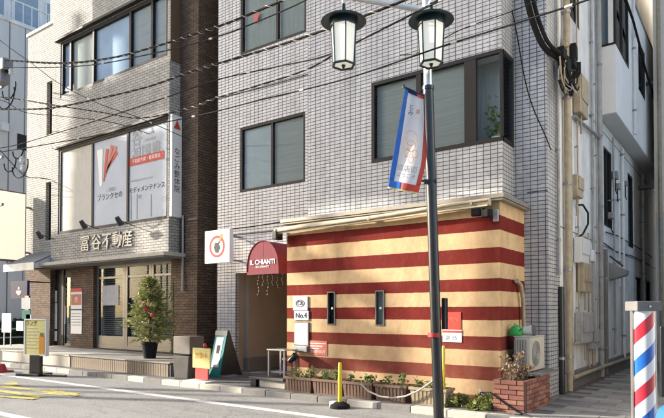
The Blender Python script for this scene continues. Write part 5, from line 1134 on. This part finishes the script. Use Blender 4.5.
def lantern(parent, c_top, drop):
    c = c_top
    ro = obj('lantern', MB().lathe([(.012, .0), (.025, .01), (.035, -.09), (.12, -.13), (.175, -.18), (.31, -.225), (.315, -.24), (.30, -.245), (.19, -.215)], c, 32, cap=False).lathe([(.19, -.18), (.185, -.30), (.165, -.30), (.165, -.18)], c, 24, cap=True), 'lamp_cap', parent, smooth=True)
    gh = .54; gz = -.30; R0, R1 = .182, .150
    gm = MB()
    for k_ in range(6):
        t0, t1 = math.pi / 3 * k_ + .25, math.pi / 3 * (k_ + 1) + .25
        P_ = lambda t, r_, z: (c.x + r_ * math.cos(t), c.y + r_ * math.sin(t), c.z + z)
        obj('glass_panel', rawmesh(MB().quad(P_(t0, R1, gz - gh), P_(t1, R1, gz - gh), P_(t1, R0 - .005, gz), P_(t0, R0 - .005, gz)), 'gp'), 'lamp_glass', ro)
        gm.tube([P_(t0, R0, gz), P_(t0, R1 + .005, gz - gh)], .012, 6)
        gm.tube([P_(t0, R1 + .006, gz - gh), P_(t1, R1 + .006, gz - gh)], .018, 6)
    obj('frame_bars', gm, 'lamp_cap', ro)
    bs = rawmesh(MB().quad(*[(c.x + R1 * math.cos(math.pi / 3 * k_ + .25), c.y + R1 * math.sin(math.pi / 3 * k_ + .25), c.z + gz - gh + .006) for k_ in range(6)]), 'b'); obj('bottom_glass', bs, 'lamp_glass', ro)
    obj('finial', MB().lathe([(.03, 0), (.012, -.05)], (c.x, c.y, c.z + gz - gh), 10), 'lamp_cap', ro)
    obj('hanger', MB().tube([c + Vector((0, 0, .02)), c + Vector((0, 0, .02 + drop))], .02, 8), 'white_metal', ro)
lantern(LM, LPt(431, 4, LD - .30), .15); lantern(LM, LPt(343.5, 5, LD - .35), .25)
obj('lantern_bracket', MB().tube([LPt(431, 1, LD - .30), LPt(430, 4, LD)], .03, 8), 'white_metal', LM)
# banner
BN = empty('street_banner', LPt(405, 120, LD - .05), 'slanting white banner with blue and red edges hung on the lamp post', 'banner')
dB = LD - .02
def edge(s_, t_):
    lx, ly = 405 - 17.5 * t_ , 88 + 100 * t_
    kx = [(0, 427.5, 98), (.35, 427.5, 131), (.7, 426, 164), (1, 418, 194)]
    for a_, b_ in zip(kx, kx[1:]):
        if t_ <= b_[0] + 1e-9:
            f_ = (t_ - a_[0]) / (b_[0] - a_[0]); rx, ry = a_[1] + (b_[1] - a_[1]) * f_, a_[2] + (b_[2] - a_[2]) * f_; break
    x, y = lx + (rx - lx) * s_, ly + (ry - ly) * s_
    return x, y, dB + .06 * math.sin(t_ * 3.4 + s_ * 2.2) * (.2 + t_) + .02 * math.sin(s_ * 7)
def cloth(s0_, s1_, t0_, t1_, mat_, nm, off=0):
    n1, n2 = 14, 8; mb = MB(); idx = {}
    for i in range(n1 + 1):
        for j in range(n2 + 1):
            x, y, d = edge(s0_ + (s1_ - s0_) * j / n2, t0_ + (t1_ - t0_) * i / n1); idx[i, j] = len(mb.v); mb.v.append(tuple(LPt(x, y, d + off)))
    for i in range(n1):
        for j in range(n2): mb.f.append((idx[i, j], idx[i, j + 1], idx[i + 1, j + 1], idx[i + 1, j]))
    o = obj(nm, rawmesh(mb, nm), mat_, BN, smooth=True)
    so = o.modifiers.new('s', 'SOLIDIFY'); so.thickness = .002; return o
M['banner'] = leafmat('banner_cloth', (.80, .80, .80), (.82, .82, .82), .8); cloth(0, 1, 0, 1, 'banner', 'cloth'); cloth(0, .16, 0, .94, 'blue_print', 'blue_edge', -.006); cloth(.87, 1, 0, .94, 'red_print', 'red_edge', -.006)
cloth(0, .42, .92, .985, 'blue_print', 'blue_foot', -.010); cloth(.42, 1, .92, .985, 'red_print', 'red_foot', -.010); cloth(0, 1, .985, 1.0, 'yellow_print', 'yellow_fringe', -.006); cloth(.16, .55, 0, .03, 'navy', 'navy_header', -.006); cloth(.55, .87, 0, .03, 'red_print', 'red_header', -.006)
obj('rod', MB().tube([LPt(403, 86, dB), LPt(430, 98.5, dB)], .014, 6), 'black', BN); obj('rod', MB().tube([LPt(418, 180.5, dB), LPt(432, 181.5, dB + .03)], .016, 6), 'black', BN)
obj('clamp', MB().tube([LPt(424, 181.5, dB - .02), LPt(436, 181.5, dB - .02)], .035, 8), 'black', BN); obj('finial', MB().lathe([(.02, -.02), (.025, .0), (.015, .03)], LPt(404, 86.5, dB), 8), 'black', BN)
def btext(s_, x, y, size, m, tilt=0):
    me_ = text('lettering', s_, (0, 0, 0), size, m, None, depth=.0012); p = LPt(x, y, dB - .09)
    me_.data.transform(Matrix.Translation(p) @ Matrix.Rotation(YAW, 4, 'Z') @ Matrix.Rotation(R(tilt), 4, 'Y')); me_.parent = BN; me_.matrix_basis = WM[BN].inverted(); return me_
btext('と\nみ', 411, 110, .085, 'navy', 9); btext('商店街', 407, 169, .10, 'grey_print', 9); btext('ようこそ', 406, 176, .07, 'grey_print', 9); btext('夏', 418, 112, .07, 'pink_print', 9)
mb = MB()
for (cx_, cy_, r_) in ((411, 138, 7.5), (407, 153, 4), (415, 154, 3.8), (411, 146, 5.5), (411, 160, 3)):
    pts = [LPt(cx_ + r_ * math.cos(t) * .8, cy_ + r_ * math.sin(t), dB - .08) for t in [2 * math.pi * i / 16 for i in range(17)]]; mb.tube(pts, .004, 4, cap=False)
obj('flower_drawing', mb, 'orange', BN)
# second yellow strip post behind the lamp post
yy2 = PG(443.5, 412); yy2 = C0 + (_F + _R * ((443.3 - 332) / F)) * 9.0; yy2.z = 0
o = empty('yellow_strip_post', yy2, 'thin yellow post right behind the lamp post', 'post'); obj('post', MB().lathe([(.025, .0), (.025, 1.0), (.014, 1.03)], yy2, 10), 'yellow', o, smooth=True); obj('foot', MB().lathe([(.06, 0), (.03, .12)], yy2, 10), 'rubber', o)

# ------------------------------------------------------------------ UTILITY POLE out at the left, with gear reaching into view
up_ = PG(-14, 372); up_ = Vector((XY(-12, 8.3), 8.3, 0))
UP = empty('utility_pole', up_, 'concrete utility pole with transformer gear at the left edge', 'utility pole')
obj('pole', MB().tube([up_, up_ + Vector((0, 0, 13.5))], .17, 16, r1=.12), 'concrete', UP, smooth=True)
for (x, y, w_, h_) in ((4, 66, .5, .34), (2, 76, .4, .5)):
    p = PY(x, y, 8.1); obj('switch_box', MB().box(p.x - w_ / 2, p.x + w_ / 2, p.y - .15, p.y + .15, p.z - h_ / 2, p.z + h_ / 2), 'grey_metal', UP, bevel=.03)
for k_, y in enumerate((62, 88, 158, 205)):
    p = PY(0, y, 8.2); obj('crossarm', MB().box(up_.x - .3, p.x + .2, 8.15, 8.22, p.z - .04, p.z + .04), 'grey_metal', UP)
for k_, (x, y, r_) in enumerate(((9, 88, .4), (6, 95, .5), (10, 162, .35), (18, 150, .3), (20, 165, .45))):
    c = PY(x, y, 8.1); pts = [c + Vector((r_ * 1.0 * math.cos(t), 0, r_ * .8 * math.sin(t))) for t in [math.pi + math.pi * 1.1 * i / 12 for i in range(13)]]
    obj('cable_loop', MB().tube(pts, .018, 6), 'rubber', UP)
for (x, y) in ((7, 70), (11, 72), (22, 160), (23, 168)): obj('insulator', MB().lathe([(.03, -.08), (.07, -.04), (.05, 0), (.07, .04), (.03, .1)], PY(x, y, 8.1), 10), 'white_metal' if x > 10 else 'rubber', UP, smooth=True)

# ------------------------------------------------------------------ OVERHEAD CABLES
def spline(pts, n=10):
    out = []; k = len(pts)
    for i in range(k - 1):
        p0, p1, p2, p3 = pts[max(i - 1, 0)], pts[i], pts[i + 1], pts[min(i + 2, k - 1)]
        for j in range(n):
            t = j / n; out.append(.5 * ((2 * p1) + (-p0 + p2) * t + (2 * p0 - 5 * p1 + 4 * p2 - p3) * t * t + (-p0 + 3 * p1 - 3 * p2 + p3) * t ** 3))
    out.append(pts[-1]); return out
def cable(pix, r, label, spiral=False, Y=None):
    pts = [PY(x, y, (Y0 if Y is None else Y)) if not isinstance(Y, tuple) else PY(x, y, Y[0] + (Y[1] - Y[0]) * i / (len(pix) - 1)) for i, (x, y) in enumerate(pix) for Y0 in (7.5,)]
    sp_ = spline(pts, 10)
    e = empty('overhead_cable', sp_[0], label, 'cable', group='overhead cables along the street')
    r *= .8
    obj('wire', MB().tube(sp_, r, 6), 'rubber', e)
    if not spiral:
        for q_ in range(7, len(sp_) - 3, 13 + int(r * 300)):
            d_ = (sp_[q_ + 1] - sp_[q_]).normalized(); obj('cable_tie', MB().tube([sp_[q_], sp_[q_] + d_ * .09], r + .008, 6), 'wire_light', e)
    if spiral:
        L_ = 0; h = []
        for i in range(len(sp_) - 1):
            a, b = sp_[i], sp_[i + 1]; d = (b - a); ln = d.length; dn = d / ln; u_ = dn.cross(Vector((0, 0, 1))).normalized(); v_ = dn.cross(u_)
            m_ = max(2, int(ln / .04))
            for j in range(m_):
                s_ = L_ + ln * j / m_; ph = (s_ / .30 + .35 * math.sin(s_ * 1.3)) * 2 * math.pi; h.append(a + d * j / m_ + (u_ * math.cos(ph) + v_ * math.sin(ph)) * (r + .005 + .004 * math.sin(s_ * .9)))
            L_ += ln
        obj('spiral_wrap', MB().tube(h, .006, 4, cap=False), 'wire_light', e)
cable([(-60, 58), (0, 60), (60, 63), (110, 58), (160, 45), (216, 27), (250, 14), (310, -12), (360, -38)], .028, 'thick spiral wrapped cable highest across the brick building', True, (8.2, 7.0))
cable([(-60, 62), (0, 67), (80, 66), (150, 54), (216, 37), (280, 12), (330, -12)], .016, 'thin cable just below the highest spiral cable', False, (8.2, 7.0))
cable([(-60, 112), (0, 109.5), (50, 108), (110, 96), (150, 86), (190, 72), (216, 64), (270, 48), (330, 28), (400, 2), (460, -25)], .026, 'spiral wrapped cable running behind the left lantern', True, (8.2, 6.8))
cable([(-60, 150), (0, 148), (60, 132), (120, 113), (170, 96), (216, 80), (280, 66), (330, 54), (400, 20), (450, -4)], .015, 'thin cable dropping below the spiral cable at the lanterns', False, (8.2, 6.9))
cable([(-60, 160), (0, 152), (60, 142), (120, 131), (200, 115), (260, 100), (345, 79), (443, 46), (510, 25), (587, 0), (640, -20)], .016, 'plain black cable crossing the bay window top and reaching the alley', False, (8.3, 6.6))
cable([(-60, 95), (0, 97), (60, 106), (100, 112), (140, 118), (190, 108), (216, 98), (300, 72), (345, 48), (420, 10), (450, -8)], .018, 'drooping cable crossing the brick bay below the upper windows', True, (8.2, 7.0))
cable([(-40, 5), (0, 40), (30, 62), (60, 84), (100, 104), (140, 118), (190, 140)], .012, 'thin wire slanting down across the white corner of the brick building', False, (8.2, 9.4))
cable([(-40, 100), (0, 100), (24, 112), (60, 116), (110, 122), (150, 134)], .012, 'thin wire from the pole gear to the bay of the brick building', False, (8.2, 9.6))
cable([(0, 150), (24, 175), (40, 178), (56, 180)], .016, 'short cable from the pole to the white corner wall', False, (8.2, 10.1))
cable([(400, 55), (420, 52), (460, 30), (520, 8), (560, -12)], .011, 'thin wire rising to the right behind the central lantern', False, 8.6)
# heavy cable bundle dropping onto the junction
jp = PXX(562, 60, GX + .15)
pts = spline([PY(520, -40, 9.0), PY(527, 0, 9.4), PY(535, 28, 9.8), PY(545, 48, 10.05), jp], 8)
hb = obj('cable_bundle', MB().tube(pts, .05, 8).tube([p + Vector((.09, 0, .02)) for p in pts], .035, 8), 'rubber', None, smooth=True); tag(hb, 'heavy black cable bundle dropping from above to the junction at the tiled corner', 'cable')
o = obj('slack_wire', MB().tube(spline([PY(512, 10, YM - .04), PY(517, 35, YM - .04), PY(524, 75, YM - .05), PY(532, 105, YM - .04), PY(545, 135, YM - .03), PY(551, 150, YM - .03)], 6), .010, 5), 'rubber'); tag(o, 'slack thin black wire hanging over the tiled wall right of the bay window', 'cable')

# ------------------------------------------------------------------ LEFT BACKGROUND
SX = -27.0
GR = empty('grey_neighbour_building', (SX, 11, 0), 'grey building across the side street with a railed balcony floor above', 'building')
mb = MB(); zt1 = PXX(12, 23, SX).z
mb.quad((SX, 9.4, 0), (SX, 22, 0), (SX, 22, zt1), (SX, 9.4, zt1)).quad((SX, 9.4, 0), (SX, 9.4, zt1), (SX - 12, 9.4, zt1), (SX - 12, 9.4, 0)).quad((SX, 9.4, zt1), (SX, 22, zt1), (SX - 12, 22, zt1), (SX - 12, 9.4, zt1))
obj('wall', rawmesh(mb, 'gw'), 'plaster_far', GR)
obj('coping', MB().box(SX - .1, SX + .06, 9.4, 22, zt1 + .001, zt1 + .15), 'plaster_grey', GR)
obj('panel_joint', MB().box(SX + .001, SX + .01, 12.55, 12.60, 0, zt1).box(SX + .001, SX + .01, 13.25, 13.29, 0, zt1), 'concrete_dark', GR)
obj('upper_floor', MB().box(SX - 8, SX - 1.2, 9.4, 22, zt1, 23), 'plaster_grey', GR)
rl_ = MB()
for k_ in range(26): y_ = 10 + k_ * .4; rl_.box(SX - .12, SX - .08, y_ - .02, y_ + .02, zt1 + .15, zt1 + 1.1)
rl_.box(SX - .13, SX - .07, 10, 20.2, zt1 + 1.1, zt1 + 1.16)
obj('railing', rl_, 'white_metal', GR)
for k_ in range(5):
    y_ = 11.6 + k_ * 1.6; wf = obj('window', MB().framey(y_, y_ + 1.3, zt1 + .7, zt1 + 2.3, SX - 1.22, SX - 1.15, .07), 'white_metal', GR); obj('pane', MB().box(SX - 1.19, SX - 1.18, y_ + .07, y_ + 1.23, zt1 + .77, zt1 + 2.23), mat('sky_blue_glass', (.25, .32, .38), .15) if k_ == 0 else bpy.data.materials['sky_blue_glass'], wf)
    obj('pane', MB().box(SX - 1.189, SX - 1.179, y_ + .07, y_ + 1.23, zt1 + 2.9, zt1 + 3.9), bpy.data.materials['sky_blue_glass'], wf)
p = PXX(4, 128, SX); obj('vent', MB().box(SX + .001, SX + .2, 12.2, 12.5, p.z - .15, p.z + .2), 'white_metal', GR); p = PXX(18, 138, SX); obj('opening', MB().box(SX + .001, SX + .03, 12.95, 13.35, p.z - .5, p.z + .2), 'dark', GR)
hm = MB(); rn = random.Random(2)
for _ in range(2600):
    c = Vector((rn.uniform(SX + .5, SX + 1.4), rn.uniform(10, 17), rn.uniform(.3, 1.25))); a = Vector((rn.uniform(-1, 1), rn.uniform(-1, 1), rn.uniform(-.5, 1))).normalized() * .09; b = a.cross(Vector((rn.random(), rn.random(), rn.random()))).normalized() * .05
    hm.quad(c - a, c + b, c + a, c - b)
hd = empty('hedge', (SX + 1, 13, 0), 'dark green hedge beside the side street', 'hedge'); obj('foliage', rawmesh(hm, 'h'), 'hedge', hd); obj('core', MB().box(SX + .65, SX + 1.25, 10.1, 16.9, 0, 1.1), mat('hedge_core', (.01, .025, .012), .9), hd)
gr_ = empty('guard_rail', (SX + 2.4, 12, 0), 'pale grey pipe guard rail along the side street', 'guard rail')
X_ = SX + 2.2
obj('rail', MB().tube([(X_, 9.5, .85), (X_, 14, .85)], .035, 8).tube([(X_, 9.5, .5), (X_, 14, .5)], .03, 8), 'grey_pipe', gr_)
for k_ in range(4): obj('post', MB().tube([(X_, 9.6 + k_ * 1.45, 0), (X_, 9.6 + k_ * 1.45, .87)], .04, 8), 'grey_pipe', gr_)

# ------------------------------------------------------------------ OPPOSITE SIDE (behind the camera: it shades and reflects)
for k_, (x0, x1, y0, h_, m, lb_) in enumerate(((-26, -14, -3.2, 4.6, 'beige_far', 'low beige shop row across the street behind the camera'), (-13.6, -2, -3.0, 4.9, 'plaster_white', 'low white shop across the street behind the camera'), (-1.6, 12, -3.4, 5.2, 'plaster_grey', 'low grey shop across the street behind the camera'))):
    e = empty('opposite_shop', (x0, y0, 0), lb_, 'building')
    ops = [(x0 + 1 + i * 3.2, x0 + 3.4 + i * 3.2, .5, 2.6) for i in range(int((x1 - x0 - 1) / 3.2))]
    mb = MB(); facade(mb, x0, x1, 0, h_, y0, ops, .15, sign=-1); obj('wall', rawmesh(mb, 'ow'), m, e); obj('body', MB().box(x0, x1, y0 - 6, y0 - .2, 0, h_), m, e)
# taller block further back, and unseen panels added to block sun from parts of the facades
tb = empty('opposite_tower', (-10, -16, 0), 'taller pale apartment block behind the shops across the street', 'building')
mb = facade(MB(), -24, 8, 0, 10.5, -14, [(-23 + i * 3, -21.2 + i * 3, 5.4 + j * 2.6, 7 + j * 2.6) for i in range(10) for j in range(2)], .3, sign=-1); obj('wall', rawmesh(mb, 'tw'), 'plaster_white', tb); obj('windows_back', MB().box(-24, 8, -24, -14.35, 0, 10.4), 'dark', tb)
rb0 = empty('shade_panels', (-43, -3, 0), 'large billboard on a steel frame added out of view to shade the facades', 'blocker')
def occ(X0f, X1f, Z0f, Z1f, Yf=9.85, Y=-3.0):      # facade rectangle -> rectangle at Y along the sun ray
    k = (Yf - Y); return (X0f - 2.1 * k, X1f - 2.1 * k, Z0f + .86 * k, Z1f + .86 * k)
for (a_, b_, c_, d_) in ((-18.6, -14.1, 3.0, 4.05), (-18.6, -12.0, .25, 3.0), (-16.6, -12.0, 6.9, 8.25), (-14.9, -12.0, 8.4, 9.6), (-17.2, -15.0, 6.0, 7.3), (-15.6, -11.8, 9.7, 13.0), (-14.8, -12.75, 4.0, 6.5), (-17.3, -15.0, 4.1, 6.0), (-12.0, -10.9, .3, 13.0), (-10.9, -1.5, 3.6, 14.0)):
    X0, X1, Z0, Z1 = occ(a_, b_, c_, d_); obj('panel', MB().box(X0, X1, -3.05, -2.95, Z0, Z1), 'white', rb0)
for xx in (-44.2, -41.5, -39.5, -36, -32, -29): obj('post', MB().box(xx - .1, xx + .1, -3.3, -3.1, 0, 22), 'grey_metal', rb0)

# unseen blades added across the street to throw slanting shadows on the striped wall
for (xw, zw, ln, h_, lb_) in ((-7.55, 2.95, 1.1, .30, 'long thin unseen shadow caster added across the street, upper one'), (-6.6, 1.75, .8, .42, 'deep unseen shadow caster added across the street, lower one'), (-8.6, .95, 1.2, .34, 'narrow unseen shadow caster added across the street, lowest one')):
    k = 9.0 + 2.0; X_ = xw - 2.1 * k; Z_ = zw + .86 * k
    e = empty('shadow_blade', (X_, -2.0, 0), lb_, 'sign')
    obj('panel', MB().box(X_ - .05, X_ + .05, -2.0 - 0, -2.0 - ln if False else -2.0 + 0 - ln, Z_ - h_ * 1.9, Z_), 'white', e); obj('pole', MB().tube([(X_, -2.0 - ln, 0), (X_, -2.0 - ln, Z_)], .05, 8), 'grey_metal', e)
# unseen neighbour right of the alley, its tall part shaped to bounce sunlight
RN = empty('right_neighbour', (.3, 8.3, 0), 'pale barber shop building out of view right of the alley, shaped to bounce sunlight', 'building')
mb = facade(MB(), 8.3, 12.0, 0, 12.5, .3, [(9.0, 10.2, 3.6, 5), (9.0, 10.2, 7.2, 8.6)], .15, plane='x', sign=-1); facade(mb, 12.0, 18.0, 0, 3.6, .3, [], .15, plane='x', sign=-1); mb.quad((.3, 8.3, 0), (6, 8.3, 0), (6, 8.3, 12.5), (.3, 8.3, 12.5)).quad((.3, 8.3, 12.5), (6, 8.3, 12.5), (6, 12, 12.5), (.3, 12, 12.5)).quad((.3, 12, 3.6), (.3, 12, 12.5), (6, 12, 12.5), (6, 12, 3.6)).quad((.3, 12, 3.6), (6, 12, 3.6), (6, 18, 3.6), (.3, 18, 3.6))
obj('wall', rawmesh(mb, 'rn'), 'white', RN); obj('windows_back', MB().box(.5, .6, 8.6, 11.5, 3, 9), 'dark', RN)

# extra fittings on the alley wall
for k_, (x, z0_, z1_, r_, m_, lb_) in enumerate(((572.5, .3, 5.2, .02, 'grey_pipe', 'thin conduit running beside the cream downpipe past the boxes'), (579, 1.0, 8.5, .016, 'cream_pipe', 'thin beige cable pipe rising behind the large cable box'), (589, .4, 3.2, .022, 'cream_pipe', 'beige gas pipe rising from the right gas meter'), (598, 1.2, 7.2, .018, 'grey_pipe', 'thin grey wire pipe left of the overhang edge'), (615, .5, 5.9, .025, 'grey_pipe', 'grey conduit under the near part of the overhang'), (620, 2.2, 4.6, .03, 'white_metal', 'short white duct under the overhang'), (644, .5, 5.9, .05, 'grey_pipe', 'grey pipe near the far end of the alley wall'))):
    vpipe('wall_pipe', x, GX + .04 + r_, z0_, z1_, r_, m_, lb_, 8)
jt = MB()
for z in (3.1, 5.8): jt.box(GX + .001, GX + .006, G0, G1, z, z + .02)
obj('wall_joint', jt, 'concrete_dark', GB, kind='stuff')
for (x, y, s_) in ((612, 176, .1), (614, 187, .08), (622, 184, .07), (608, 216, .08)):
    A_ = PXX(x, y, GX); e = empty('wall_fitting', A_, {612: 'upper small grey box beside the window under the overhang', 614: 'middle small grey box beside the window under the overhang', 622: 'small round cap on the pale vent pipe side branch', 608: 'small grey switch box above the sagging cables'}[x], 'electrical box')
    obj('casing', MB().box(GX + .002, GX + .14, A_.y - s_, A_.y + s_, A_.z - s_, A_.z + s_), 'grey_metal', e, bevel=.02)
    obj('cable', MB().tube([A_ + Vector((.08, 0, -s_)), A_ + Vector((.06, .1, -s_ - .25)), A_ + Vector((.05, .35, -s_ - .3))], .014, 6), 'rubber', e)
